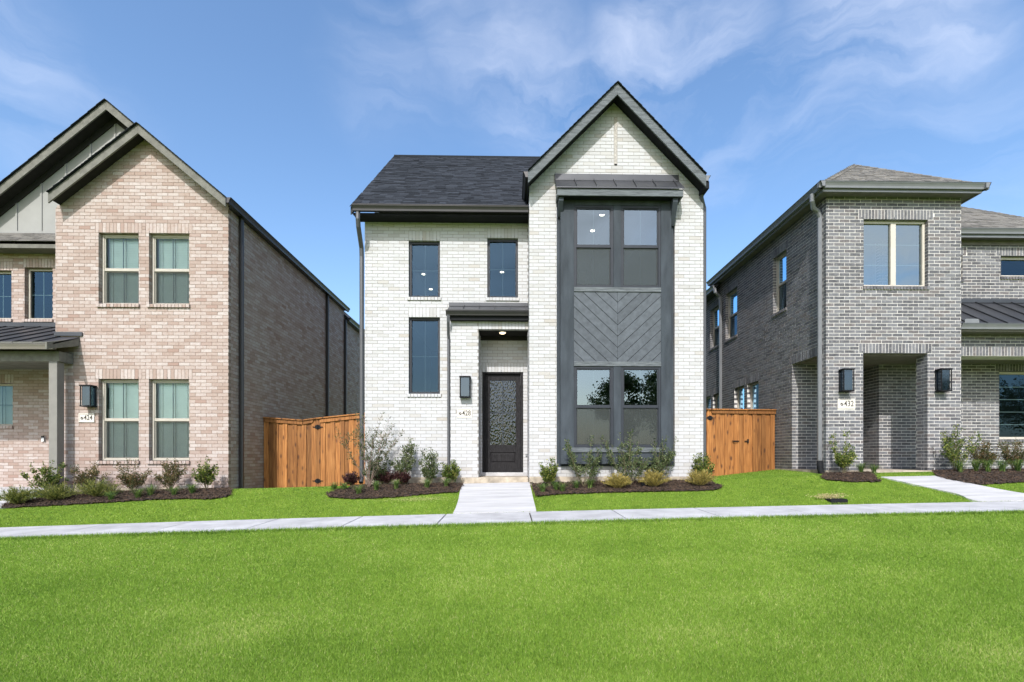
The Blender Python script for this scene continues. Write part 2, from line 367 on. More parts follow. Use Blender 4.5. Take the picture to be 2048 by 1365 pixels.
# ------------------------------------------------------------------ ground heights
_hx = [-40, -10.1, -6.33, -3.3, 0, 2, 4.2, 7.18, 9, 10.3, 14, 40]; _hz = [-1.3, -.80, -.69, -.63, -.555, -.51, -.48, -.36, -.32, -.29, -.26, .1]
_bx = [-40, -10, -6.3, -3.3, 4.5, 5.2, 7.18, 14, 40]; _bz = [-1.3, -.9, -.82, -.68, -.55, -.52, -.30, -.25, .1]
def zs(x): x = np.clip(x, -25, 25); return -.976 + .0237 * x - .00043 * x * x
def ground(x, y):
    x = np.asarray(x, float); y = np.asarray(y, float)
    near = zs(x) - .03 - np.interp(y, [-60, 0, 3.5, 5.0, 6.4, 7.62], [.66, .64, .53, .39, .19, .0])
    mid = zs(x) - .03 * np.clip((9.04 - y) / 1.42, 0, 1)
    k = np.clip((y - 9.04) / 1.86, 0, 1)
    hz = np.interp(x, _hx, _hz); bz = np.interp(x, _bx, _bz)
    house = zs(x) * (1 - k) + hz * k
    kb = np.clip((y - 11.2) / 1.8, 0, 1)
    house = house * (1 - kb) + bz * kb
    return np.where(y < 7.62, near, np.where(y < 9.04, mid, house))
def gz(x, y): return float(ground(x, y))

# outlines in plan (x, y) of beds, paths
def gpt(px, py, lo=3.0, hi=14.0):        # where the ground is met along a sight line
    u = (px - PX0) / FPX; v = (PY0 - py) / FPX
    for _ in range(50):
        mid = (lo + hi) / 2; t = mid / (math.cos(YAW) - u * math.sin(YAW)); x = t * (math.sin(YAW) + u * math.cos(YAW))
        if v * t > gz(x, mid): lo = mid
        else: hi = mid
    return (x, mid)
BED = {
 'left':  [(-9.6, 11.36), (-6.3, 11.36), gpt(466, 988), gpt(455, 996), gpt(420, 1001), gpt(375, 1000), gpt(300, 1002), gpt(240, 1006), gpt(120, 1013), gpt(0, 1019), gpt(5, 1010), gpt(60, 1000), (-9.75, 10.95)],
 'mid':   [(-3.28, 11.46), (-1.36, 11.46), (-1.34, 11.31), gpt(928, 970), gpt(917, 986), gpt(850, 991), gpt(800, 996), gpt(750, 999), gpt(700, 1000), gpt(655, 997), gpt(650, 990), gpt(672, 982), gpt(700, 976), (-3.4, 12.2), (-3.33, 11.6)],
 'bay':   [(.48, 10.85), (4.2, 10.84), (4.35, 11.2), gpt(1425, 966), gpt(1447, 975), gpt(1438, 982), gpt(1390, 984), gpt(1300, 986), gpt(1200, 988), gpt(1120, 991), gpt(1072, 995), gpt(1064, 980), (.45, 11.0)],
 'east':  [(7.16, 11.2), gpt(1640, 956), gpt(1652, 962), gpt(1700, 966), gpt(1764, 966), gpt(1757, 958), (8.1, 11.2)],
 'far':   [(9.6, 11.2), (16, 11.6), (16, 10.75), gpt(2048, 967), gpt(1960, 972), gpt(1900, 962), gpt(1868, 953)],
}
WALK = [gpt(928, 968), gpt(1060, 968), gpt(1067, 997), (gpt(1074, 1024)[0], 9.05), (gpt(905, 1028)[0] , 9.05), gpt(911, 1016), gpt(916, 1000)]
WALK[0] = (WALK[0][0], 11.2); WALK[1] = (WALK[1][0], 11.2)
def smooth_pts(pts, n=6):
    out = []
    for i in range(len(pts) - 1):
        p0 = pts[max(i - 1, 0)]; p1 = pts[i]; p2 = pts[i + 1]; p3 = pts[min(i + 2, len(pts) - 1)]
        for k in range(n):
            t = k / n
            out.append(tuple(.5 * (2 * b + (c - a) * t + (2 * a - 5 * b + 4 * c - d) * t * t + (3 * b - a - 3 * c + d) * t ** 3) for a, b, c, d in zip(p0, p1, p2, p3)))
    out.append(pts[-1]); return out
_l = smooth_pts([gpt(1762, 955), gpt(1812, 966), gpt(1870, 979), gpt(1915, 989), gpt(1936, 999)]); _r = smooth_pts([gpt(1872, 953), gpt(1910, 961), gpt(1960, 972), gpt(2048, 988), gpt(2160, 1000)])
WALK2 = _l + [(_l[-1][0] + .1, 9.05), (_r[-1][0], 9.05)] + _r[::-1]
WALK3 = [(-9.62, 10.72), (-9.9, 10.2), (gpt(20, 1012)[0], gpt(20, 1012)[1]), gpt(-60, 1030), (-14, 9.6), (-14, 10.72)]
def inside(poly, x, y):
    x = np.asarray(x); y = np.asarray(y); r = np.zeros(x.shape, bool); n = len(poly)
    for i in range(n):
        x0, y0 = poly[i]; x1, y1 = poly[(i + 1) % n]
        if y0 == y1: continue
        c = ((y0 > y) != (y1 > y)) & (x < (x1 - x0) * (y - y0) / (y1 - y0) + x0); r ^= c
    return r

# lawn ground sheet
def build_ground():
    xs = np.concatenate([[-900, -300, -100, -50], np.linspace(-25, 25, 121), [50, 100, 300, 900]])
    ys = np.concatenate([[-900, -300, -100, -40, -15, -5], np.linspace(0, 7.5, 26), [7.61, 7.65], np.linspace(7.8, 9.0, 6), [9.05], np.linspace(9.2, 14, 33), [16, 20, 30, 60, 200, 900]])
    gx, gy = np.meshgrid(xs, ys); z = ground(np.clip(gx, -25, 25), np.clip(gy, -60, 20))
    paved = ((gy > 7.61) & (gy < 9.051))
    z = z - .004 - np.where(paved, .05, 0)
    for p in (WALK, WALK2, WALK3):
        z = z - np.where(inside(p, gx, gy), .03, 0)
    v = np.stack([gx, gy, z], -1).reshape(-1, 3); nx = len(xs); ny = len(ys)
    i, j = np.meshgrid(np.arange(nx - 1), np.arange(ny - 1)); a = (j * nx + i).ravel()
    f = np.stack([a, a + 1, a + nx + 1, a + nx], -1)
    # cedar-brown soil under green: patchy material
    m, nt, o = new_mat('lawn ground'); L = nt.links
    b = nd(nt, 'ShaderNodeBsdfPrincipled'); L.new(b.outputs[0], o.inputs[0]); b.inputs['Roughness'].default_value = .95; b.inputs['Specular IOR Level'].default_value = .1
    n = nd(nt, 'ShaderNodeTexNoise', i_Scale=3.0, i_Detail=10.0, i_Roughness=.7); L.new(world_pos(nt), n.inputs['Vector'])
    r = ramp(nt, [(.3, (.11, .18, .02)), (.55, (.17, .26, .03)), (.75, (.23, .30, .05))]); L.new(n.outputs['Fac'], r.inputs[0]); L.new(r.outputs[0], b.inputs['Base Color'])
    n2 = nd(nt, 'ShaderNodeTexNoise', i_Scale=70.0, i_Detail=5.0); L.new(world_pos(nt), n2.inputs['Vector'])
    bp = nd(nt, 'ShaderNodeBump'); bp.inputs['Strength'].default_value = 1.0; bp.inputs['Distance'].default_value = .03; L.new(n2.outputs['Fac'], bp.inputs['Height']); L.new(bp.outputs[0], b.inputs['Normal'])
    g = np_mesh('lawn', v, f, m, kind='structure', smooth=True)
build_ground()

# pavement slabs
def slab_poly(name, poly, m, parent, thick=.09, top=.0, kind=None):
    """polygon slab draped on the ground: triangulated fan on a fine strip grid is not needed, the ground is nearly ruled"""
    mb = MB(); n = len(poly)
    a = [(x, y, gz(x, y) + top) for x, y in poly]
    return obj(name, mb.prism(a, (0, 0, -thick)), m, parent, kind=kind)
def build_pavement():
    base = MB()
    xs = np.arange(-16.5, 16.6, 1.5)
    for k in range(len(xs) - 1):
        x0, x1 = xs[k], xs[k + 1]
        base.add([(x0, 7.66, gz(x0, 7.66) - .02), (x1, 7.66, gz(x1, 7.66) - .02), (x1, 9.0, gz(x1, 9.0) - .02), (x0, 9.0, gz(x0, 9.0) - .02)], [(0, 1, 2, 3)])
    pv = obj('pavement', base, M['mulch'], kind='structure')
    for k in range(len(xs) - 1):
        x0, x1 = xs[k] + .010 + .35, xs[k + 1] - .010 + .35
        y0, y1 = 7.62, 9.04
        sk = .0 
        pts = [(x0, y0), (x1, y0), (x1, y1), (x0, y1)]
        mb = MB(); mb.prism([(x, y, float(zs(x)) - .03 * (9.04 - y) / 1.42) for x, y in pts], (0, 0, -.1))
        obj('slab', mb, M['conc'], pv, bevel=.006)
    return pv
PV = build_pavement()
def strip_path(name, left, right, m):
    """path as slabs between a left and right edge, given as equally many points from house to pavement"""
    n = len(left); mb = MB(); V = []
    for (a, b) in zip(left, right):
        V.append((a[0], a[1], gz(*a) + .012)); V.append((b[0], b[1], gz(*b) + .012))
    k = len(V); V += [(x, y, z - .12) for x, y, z in V]
    F = []
    for i in range(n - 1):
        p, q, r, s = 2*i, 2*i+1, 2*i+3, 2*i+2
        F += [(p, s, r, q), (p + k, q + k, r + k, s + k), (p, p + k, s + k, s), (q, r, r + k, q + k)]
    F += [(0, 1, 1 + k, k), (2*n-2, 2*n-2+k, 2*n-1+k, 2*n-1)]
    return mb.add(V, F)
def resample(pts, n):
    P = np.array(pts); d = np.r_[0, np.cumsum(np.hypot(*np.diff(P, axis=0).T))]; s = np.linspace(0, d[-1], n)
    return [(float(np.interp(a, d, P[:, 0])), float(np.interp(a, d, P[:, 1]))) for a in s]
def build_paths():
    l = [WALK[0], WALK[6], WALK[5], WALK[4]]; r = [WALK[1], WALK[2], WALK[3]]
    p = bpy.data.objects.new('path', bpy.data.meshes.new('path')); 
    lm = resample(l, 9); rm = resample(r, 9)
    p = obj('path', strip_path('path', [(x + .01, y) for x, y in lm[:5]], [(x - .01, y) for x, y in rm[:5]], M['concw']), M['concw'], kind='structure')
    obj('slab', strip_path('slab', [(x + .01, y - .008) for x, y in lm[4:]], [(x - .01, y - .008) for x, y in rm[4:]], M['concw']), M['concw'], p)
    l2 = resample(_l + [(_l[-1][0] + .12, 9.05)], 16); r2 = resample(_r + [(_r[-1][0], 9.05)], 16)
    obj('path', strip_path('path', l2, r2, M['concw']), M['concw'], kind='structure')
    obj('path', MB().prism([(x, y, gz(x, y) + .012) for x, y in WALK3], (0, 0, -.12)), M['concw'], kind='structure')
build_paths()

# mulch beds
def build_beds():
    for key, poly in BED.items():
        P = np.array(poly); s = .035
        xs = np.arange(P[:, 0].min() - .05, P[:, 0].max() + .05, s); ys = np.arange(P[:, 1].min() - .05, P[:, 1].max() + .05, s)
        gx, gy = np.meshgrid(xs, ys); ins = inside(poly, gx, gy)
        jx = gx + RNG.normal(0, .006, gx.shape); jy = gy + RNG.normal(0, .006, gx.shape)
        z = ground(jx, jy) + .022 + RNG.normal(0, .007, gx.shape)
        nx = len(xs); V = np.stack([jx, jy, z], -1).reshape(-1, 3)
        ok = (ins[:-1, :-1] & ins[1:, 1:] & ins[1:, :-1] & ins[:-1, 1:])
        jj, ii = np.nonzero(ok); a = jj * nx + ii
        f = np.stack([a, a + 1, a + nx + 1, a + nx], -1)
        used = np.unique(f); mp = -np.ones(len(V), int); mp[used] = np.arange(len(used))
        bed = np_mesh('mulch_bed', V[used], mp[f], M['mulch'], kind='structure')
        # loose chips
        n = int(ok.sum() * s * s * 900); n = min(n, 3500)
        x = RNG.uniform(xs[0], xs[-1], n * 4); y = RNG.uniform(ys[0], ys[-1], n * 4)
        k = inside(poly, x, y); x = x[k][:n]; y = y[k][:n]; n = len(x)
        x += RNG.normal(0, .012, n); y += RNG.normal(0, .012, n)
        c = np.stack([x, y, ground(x, y) + .03 + RNG.uniform(0, .012, n)], -1)
        an = RNG.uniform(0, math.pi, n); ln = RNG.uniform(.012, .035, n); w = RNG.uniform(.004, .009, n); tl = RNG.uniform(-.4, .4, n)
        U = np.stack([np.cos(an), np.sin(an), tl], -1) * ln[:, None]; V2 = np.stack([-np.sin(an), np.cos(an), np.zeros(n)], -1) * w[:, None]
        N3 = np.stack([np.zeros(n), np.zeros(n), np.full(n, .004)], -1)
        vv, ff = boxes_np(c, U, V2, N3, 6)
        np_mesh('mulch_chips', vv, ff, M['chip'], parent=bed, kind='stuff')

def boxes_np(c, U, V, N, faces=5):
    """boxes centred on the FRONT... c centre; half axes U, V, N; N points outwards. faces=5 leaves out the hidden back."""
    s = np.array([(-1,-1,1),(1,-1,1),(1,1,1),(-1,1,1),(-1,-1,-1),(1,-1,-1),(1,1,-1),(-1,1,-1)], float)
    v = c[:, None, :] + s[None, :, 0:1] * U[:, None, :] + s[None, :, 1:2] * V[:, None, :] + s[None, :, 2:3] * N[:, None, :]
    F = [(0,1,2,3),(0,4,5,1),(1,5,6,2),(2,6,7,3),(3,7,4,0)] + ([(4,7,6,5)] if faces == 6 else [])
    # make the winding outward when U x V == N; flip where it is not
    f = np.array(F)[None] + (np.arange(len(c)) * 8)[:, None, None]
    flip = np.einsum('ij,ij->i', np.cross(U, V), N) < 0
    f[flip] = f[flip][:, :, ::-1]
    return v.reshape(-1, 3), f.reshape(-1, 4)
_unit = None
def unit_piece():
    global _unit
    if _unit is None:
        v, f = boxes_np(np.zeros((1, 3)), np.array([[1., 0, 0]]), np.array([[0., 1, 0]]), np.array([[0., 0, 1]]), 6)
        _unit = (v, f)
    return _unit
_pm = {}
def piece_mesh(name, m):
    if (name, m.name) not in _pm:
        v, f = unit_piece(); me = bpy.data.meshes.new(name); me.from_pydata([tuple(a) for a in v], [], [tuple(int(i) for i in a) for a in f]); me.materials.append(m); _pm[(name, m.name)] = me
    return _pm[(name, m.name)]
class Pieces:
    """bricks or shingles of one thing: the 300 that show largest become objects, the rest one joined part"""
    def __init__(s): s.rows = []
    def add(s, c, U, V, N): s.rows.append((*c, *U, *V, *N))
    def emit(s, name, m, parent, many, limit=300, zmin=-9, hid=None):
        A = np.array(s.rows); c = A[:, 0:3]; U = A[:, 3:6]; V = A[:, 6:9]; N = A[:, 9:12]
        d = np.linalg.norm(c, axis=1); nn = N / np.linalg.norm(N, axis=1)[:, None]
        area = np.linalg.norm(U, axis=1) * np.linalg.norm(V, axis=1) * np.clip(-np.einsum('ij,ij->i', nn, c / d[:, None]), 0, 1) / d ** 2
        area[c[:, 2] < zmin] = 0
        if hid is not None: area[hid(c)] = 0
        order = np.argsort(-area); top = order[:limit]; rest = order[limit:]
        me = piece_mesh(name, m)
        for i in top:
            o = bpy.data.objects.new(name, me)
            Mx = Matrix(((U[i,0], V[i,0], N[i,0], c[i,0]), (U[i,1], V[i,1], N[i,1], c[i,1]), (U[i,2], V[i,2], N[i,2], c[i,2]), (0, 0, 0, 1)))
            COL.objects.link(o); o.parent = parent; o.matrix_basis = Mx
        if len(rest):
            v, f = boxes_np(c[rest], U[rest], V[rest], N[rest], 6 if name == 'shingle' else 5)
            np_mesh(many, v, f, m, parent=parent, kind='stuff')

CH, BL, JT = .0762, .2445, .010
PROUD = .004; BD = .095
def subtract(iv, holes):
    for h0, h1 in holes:
        out = []
        for a, b in iv:
            if h1 <= a or h0 >= b: out.append((a, b)); continue
            if h0 > a: out.append((a, h0))
            if h1 < b: out.append((h1, b))
        iv = out
    return iv
WEEP = MB()
class Wall:
    """a brick-faced wall in the plane through O with horizontal direction U and outward normal N (u measured along U)"""
    def __init__(s, O, U, N, u0, u1, z0, z1, pieces, mort, holes=(), top=None, phase=0.0, start=0.0, end=0.0, thick=.2, lint=True, sills=True, sill_proud=.03, blocks=()):
        O = Vector(O); U = Vector(U); N = Vector(N); Z = Vector((0, 0, 1)); s.O, s.U, s.N = O, U, N
        snap = lambda z: z0 + round((z - z0) / CH) * CH
        H = []
        for h in holes:
            a, b, c, d = h[:4]; opt = h[4] if len(h) > 4 else {}
            H.append((a, b, snap(c) if c > z0 + .01 else c, snap(d), opt))
        s.H = H
        # mortar backing (walls along y sit a hair deeper so that corners never share a plane)
        MP = PROUD + (.0012 if abs(N.x) > .5 else 0)
        us = sorted({u0 + PROUD, u1 - PROUD} | {x for h in H for x in (h[0] - .004, h[1] + .004) if u0 < x < u1})
        zz = sorted({z0, z1} | {x for h in H for x in (h[2] - .004, h[3] + .004) if z0 < x < z1})
        def P(u, z, n): p = O + U * u + N * n; return (p.x, p.y, z)
        for i in range(len(us) - 1):
            for j in range(len(zz) - 1):
                cu, cz = (us[i] + us[i+1]) / 2, (zz[j] + zz[j+1]) / 2
                if any(h[0] < cu < h[1] and h[2] < cz < h[3] for h in H): continue
                a, b, c, d = us[i], us[i+1], zz[j], zz[j+1]
                mort.add([P(a,c,-MP),P(b,c,-MP),P(b,c,-thick),P(a,c,-thick),P(a,d,-MP),P(b,d,-MP),P(b,d,-thick),P(a,d,-thick)],
                         [(0,3,2,1),(4,5,6,7),(0,1,5,4),(1,2,6,5),(2,3,7,6),(3,0,4,7)])
        if top:                                     # gable triangle above z1; top = (ua, za, uapex, zapex, ub, zb)
            ua, za, up, zp, ub, zb = top
            ua_, ub_ = ua + PROUD, ub - PROUD
            poly = [P(ua_, z1, -PROUD), P(ub_, z1, -PROUD)] + ([P(ub_, zb, -PROUD)] if zb > z1 + .01 else []) + [P(up, zp, -PROUD)] + ([P(ua_, za, -PROUD)] if za > z1 + .01 else [])
            mort.prism(poly, N * -(thick - PROUD))
        def brick(a, b, c, d, pr=0.0, depth=BD):
            if b - a < .02 or d - c < .02: return
            j = random.uniform(-.0015, .0015)
            ctr = O + U * ((a + b) / 2) + N * (pr + j - depth / 2)
            pieces.add((ctr.x, ctr.y, (c + d) / 2), U * ((b - a) / 2), Z * ((d - c) / 2), N * (depth / 2))
        bands = []
        for (a, b, c, d, opt) in H:
            if lint and not opt.get('nolint'):
                la, lb = a - opt.get('lx', .1), b + opt.get('lx', .1); la = max(la, u0); lb = min(lb, u1)
                hgt = 3 * CH; bands.append((la, lb, d, d + hgt))
                n = max(1, round((lb - la) / CH)); w = (lb - la) / n
                for k in range(n): brick(la + k * w + JT/2, la + (k + 1) * w - JT/2, d + .003, d + hgt - JT)
                for k in (1, n // 2, n - 1):
                    c_ = O + U * (la + k * w); e = U * .004; WEEP.add([c_ - e + Z * (d + .006) + N * .0015, c_ + e + Z * (d + .006) + N * .0015, c_ + e + Z * (d + .05) + N * .0015, c_ - e + Z * (d + .05) + N * .0015], [(0, 1, 2, 3)])
            if sills and not opt.get('nosill') and c > z0 + .05:
                sa, sb = a - .03, b + .03; bands.append((sa, sb, c - CH * .98, c))
                n = max(1, round((sb - sa) / CH)); w = (sb - sa) / n
                for k in range(n): brick(sa + k * w + JT/2, sa + (k + 1) * w - JT/2, c - CH + .004, c - .004, pr=sill_proud, depth=BD + sill_proud)
        for bl in blocks: bands.append(bl)
        ztop = top[3] if top else z1
        k = 0; z = z0
        while z < ztop - .03:
            zb_ = min(z + CH - JT, ztop); zm = z + CH / 2
            a, b = u0, u1
            if top and z > z1 - CH * .5:
                ua, za, up, zp, ub, zb2 = top
                zc = zm - .01
                if zc > za: a = ua + (up - ua) * (zc - za) / (zp - za)
                if zc > zb2: b = ub + (up - ub) * (zc - zb2) / (zp - zb2)
            else: a += start if k % 1 == 0 else 0; b -= end
            if b - a < .03: break
            iv = [(a, b)]
            bl = [(h[0], h[1]) for h in H if h[2] < zm < h[3]] + [(q[0] - JT * .5, q[1] + JT * .5) for q in bands if q[2] < zm < q[3]]
            iv = subtract(iv, bl)
            off = (phase + (BL / 2 if k % 2 else 0)) % BL
            for (p, q) in iv:
                x = u0 + off - BL * 2
                while x < q:
                    s0, s1 = max(x + JT / 2, p), min(x + BL - JT / 2, q)
                    if s1 - s0 > .015:
                        if s1 - s0 > .04: brick(s0, s1, z, zb_)
                        else: brick(s0, s1, z, zb_)
                    x += BL
            z += CH; k += 1
    def hole(s, i): return s.H[i][:4]

# frames for things set into walls: local x along the wall, y inward, z up
def frame_matrix(O, U, N):
    U = Vector(U); I = -Vector(N)
    return Matrix(((U.x, I.x, 0, O[0]), (U.y, I.y, 0, O[1]), (0, 0, 1, 0), (0, 0, 0, 1)))
def weeps(H):
    global WEEP
    if WEEP.v: obj('weep_holes', WEEP, M['black'], H, kind='stuff')
    WEEP = MB()
def window(house, FM, u0, u1, z0, z1, setback=.09, kind='dh', fm='tan', fw=.045, mun='dark', glass='glass', blind=False, screen=False, grid=(2, 2), room='room', rdepth=1.4, lights=(), mull=None, rpad=.25, ctop=.12):
    """one window: the frame is the part, its panes, bars, blind, screen and room lining are sub-parts"""
    y = setback; f = MB()
    def B(mb, a, b, c, d, e, g): mb.box(a, b, c, d, e, g); return mb
    B(f, u0, u0 + fw, y, y + .08, z0, z1); B(f, u1 - fw, u1, y, y + .08, z0, z1)
    B(f, u0 + fw, u1 - fw, y, y + .08, z1 - fw, z1); B(f, u0 + fw, u1 - fw, y, y + .08, z0, z0 + fw)
    cells = []                      # (a, b, c, d, depth)
    if kind == 'dh':
        zm = (z0 + z1) / 2; r = .022
        B(f, u0 + fw, u1 - fw, y + .01, y + .07, zm - r, zm + r)
        cells = [(u0 + fw, u1 - fw, zm + r, z1 - fw, y + .035), (u0 + fw, u1 - fw, z0 + fw, zm - r, y + .055)]
        s = MB(); sw = .022
        for (a, b, c, d, yy) in cells:
            B(s, a, a + sw, yy - .02, yy + .02, c, d); B(s, b - sw, b, yy - .02, yy + .02, c, d); B(s, a + sw, b - sw, yy - .02, yy + .02, c, c + sw); B(s, a + sw, b - sw, yy - .02, yy + .02, d - sw, d)
    elif mull:
        f2 = B(f, mull - .06, mull + .06, y - .004, y + .078, z0 + fw, z1 - fw); s = None
        cells = [(u0 + fw, mull - .06, z0 + fw, z1 - fw, y + .04), (mull + .06, u1 - fw, z0 + fw, z1 - fw, y + .04)]
    else:
        s = None; cells = [(u0 + fw, u1 - fw, z0 + fw, z1 - fw, y + .04)]
    w = obj('window', f.xform(FM), M[fm], house, bevel=.003)
    if s: obj('sash', s.xform(FM), M[fm], w)
    mm = M['muntin'] if mun == 'pale' else M['mundk']
    for ci, (a, b, c, d, yy) in enumerate(cells):
        obj('pane', MB().add([(a, yy, c), (b, yy, c), (b, yy, d), (a, yy, d)], [(0, 1, 2, 3)]).xform(FM), M[glass], w)
        nu, nz = grid; mb = MB(); t = .008
        for i in range(1, nu): x = a + (b - a) * i / nu; B(mb, x - t, x + t, yy + .006, yy + .016, c, d)
        for i in range(1, nz):
            z = c + (d - c) * i / nz; B(mb, a, b, yy + .005, yy + .015, z - t, z + t)
        if mb.v: obj('muntin', mb.xform(FM), mm, w)
    if screen:
        a, b, c, d, yy = cells[-1]
        obj('insect_screen', MB().add([(a + .015, yy - .025, c + .01), (b - .015, yy - .025, c + .01), (b - .015, yy - .025, d), (a + .015, yy - .025, d)], [(0, 1, 2, 3)]).xform(FM), M['screenl' if blind else 'screen'], w)
    if blind:
        mb = MB(); yb = y + .13; z = z0 + .05
        while z < z1 - .05:
            mb.add([(u0 + .05, yb, z), (u1 - .05, yb, z), (u1 - .05, yb + .012, z + .042), (u0 + .05, yb + .012, z + .042)], [(0, 1, 2, 3)])
            z += .038
        bl = obj('blind', mb.xform(FM), M['blind'], w, kind='stuff')
        cm = MB()
        for fx in (.18, .5, .82): x = u0 + (u1 - u0) * fx; cm.box(x - .003, x + .003, yb - .012, yb - .006, z0 + .05, z1 - .05)
        cm.xform(FM); 
        obj('blind_cord', cm, M['room'], w)
    # room lining: five faces, open to the window
    a, b, c, d = u0 - rpad, u1 + rpad, z0 - rpad * .6, z1 + ctop; y0, y1 = y + .085, y + .085 + rdepth
    R = MB().add([(a,y0,c),(b,y0,c),(b,y1,c),(a,y1,c),(a,y0,d),(b,y0,d),(b,y1,d),(a,y1,d)], [(0,1,2,3),(4,7,6,5),(1,5,6,2),(2,6,7,3),(3,7,4,0)])
    # narrow return strips closing the lining to the frame
    R.add([(a,y0,c),(u0,y0,c),(u0,y0,d),(a,y0,d)],[(0,1,2,3)]).add([(u1,y0,c),(b,y0,c),(b,y0,d),(u1,y0,d)],[(0,1,2,3)]).add([(u0,y0,c),(u1,y0,c),(u1,y0,z0),(u0,y0,z0)],[(0,1,2,3)]).add([(u0,y0,z1),(u1,y0,z1),(u1,y0,d),(u0,y0,d)],[(0,1,2,3)])
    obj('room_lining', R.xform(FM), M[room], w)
    for (lx, ly) in lights:
        mb = MB(); n = 16; r = .055
        x0_ = u0 + (u1 - u0) * lx; yl = y0 + ly
        vs = [(x0_ + r * math.cos(k * 2 * math.pi / n), yl + r * math.sin(k * 2 * math.pi / n), d - .012) for k in range(n)]
        mb.add(vs, [tuple(range(n))])
        obj('ceiling_lamp', mb.xform(FM), M['downlt'], w)
    return w

def gutter(name, m, parent, a, b, out, drop=.0, s=.125, h=.125):
    """K-style trough from a to b (lip line, top outer edge), out = outward horizontal direction"""
    a = Vector(a); b = Vector(b); out = Vector(out).normalized(); Z = Vector((0, 0, 1))
    prof = [(0, 0), (-.012, 0), (-.012, -.022), (-.03, -.05), (-.045, -.085), (-.05, -h), (-s, -h), (-s, 0), (-s + .006, 0), (-s + .006, -h + .01), (-.055, -h + .01), (-.036, -.05), (-.018, -.02), (-.018, -.006), (0, -.006)]
    V1 = [a + out * p + Z * q for p, q in prof]
    mb = MB(); n = len(prof)
    V2 = [v + (b - a) for v in V1]
    mb.add(V1 + V2, [(i, (i + 1) % n, n + (i + 1) % n, n + i) for i in range(n)] + [tuple(range(n)), tuple(range(n, 2 * n))[::-1]])
    # end caps filling the trough mouth
    cap = [(0, 0), (-.012, -.022), (-.03, -.05), (-.045, -.085), (-.05, -h), (-s, -h), (-s, 0)]
    d = (b - a).normalized() * .004
    for P0, sg in ((a, 1), (b, -1)):
        pts = [P0 + out * p + Z * q for p, q in cap]; mb.prism(pts, d * sg)
    return obj(name, mb, m, parent)
def downspout(parent, m, pts, r=.043):
    return obj('downspout', MB().tube(pts, r, 8), m, parent, smooth=False)

def shingle_plane(pieces, O, U, V, poly, expo=.128, thick=.006, wmin=.14, wmax=.34, seed=1):
    """O eave origin, U along the eave, V up the slope (unit), poly in (u, v) clips by centre"""
    rnd = random.Random(seed); U = Vector(U).normalized(); V = Vector(V).normalized(); N = U.cross(V).normalized()
    if N.z < 0: N = -N
    us = [p[0] for p in poly]; vs = [p[1] for p in poly]
    v = min(vs)
    while v < max(vs):
        u = min(us) - rnd.random() * .3
        # interval of poly at this v
        vm = v + expo * .45; xs = []
        n = len(poly)
        for i in range(n):
            (x0, y0), (x1, y1) = poly[i], poly[(i + 1) % n]
            if (y0 > vm) != (y1 > vm): xs.append(x0 + (x1 - x0) * (vm - y0) / (y1 - y0))
        if len(xs) >= 2:
            lo, hi = min(xs), max(xs)
            while u < hi:
                w = rnd.uniform(wmin, wmax); a, b = max(u, lo), min(u + w - .004, hi)
                if b - a > .02:
                    th = thick * rnd.choice([.7, 1.0, 1.7]); 
                    tilt = .035
                    Vt = (V - N * tilt).normalized()
                    c = Vector(O) + U * ((a + b) / 2) + V * (v + expo * .55 - .0) + N * (th * .5 + .006)
                    pieces.add(c, U * ((b - a) / 2), Vt * (expo * .62), N * th * .5)
                u += w
        v += expo

def clip_poly(poly, f):     # keep f(p) >= 0
    out = []
    for i in range(len(poly)):
        p, q = poly[i], poly[(i + 1) % len(poly)]; a, b = f(p), f(q)
        if a >= 0: out.append(p)
        if (a >= 0) != (b >= 0):
            t = a / (a - b); out.append((p[0] + (q[0] - p[0]) * t, p[1] + (q[1] - p[1]) * t))
    return out

def lantern(house, x, y, z0, z1, w, side=1, d=.16):
    """wall lantern: back plate is the part; cage, glass and candle lens are sub-parts. y = wall face"""
    bp = obj('wall_lantern', MB().box(x - w * .36, x + w * .36, y - .02, y, z0 + .03, z1 - .02), M['black'], house)
    f = MB(); t = .016; yf = y - d
    f.box(x - w/2 - .008, x + w/2 + .008, yf - .008, y - .02, z1 - .03, z1)         # hood
    f.box(x - w/2 - .006, x + w/2 + .006, yf - .006, y - .02, z0, z0 + .022)        # base ring
    for sx in (-1, 1):
        f.box(x + sx * (w/2 - t/2) - t/2, x + sx * (w/2 - t/2) + t/2, yf, yf + t, z0 + .022, z1 - .03)
        f.box(x + sx * (w/2 - t/2) - t/2, x + sx * (w/2 - t/2) + t/2, y - .03 - t, y - .03, z0 + .022, z1 - .03)
    obj('cage', f, M['black'], bp)
    g = MB().box(x - w/2 + .025, x + w/2 - .025, yf + .022, y - .035, z0 + .03, z1 - .035)
    obj('lantern_glass', g, M['lampglass'], bp)
    return bp
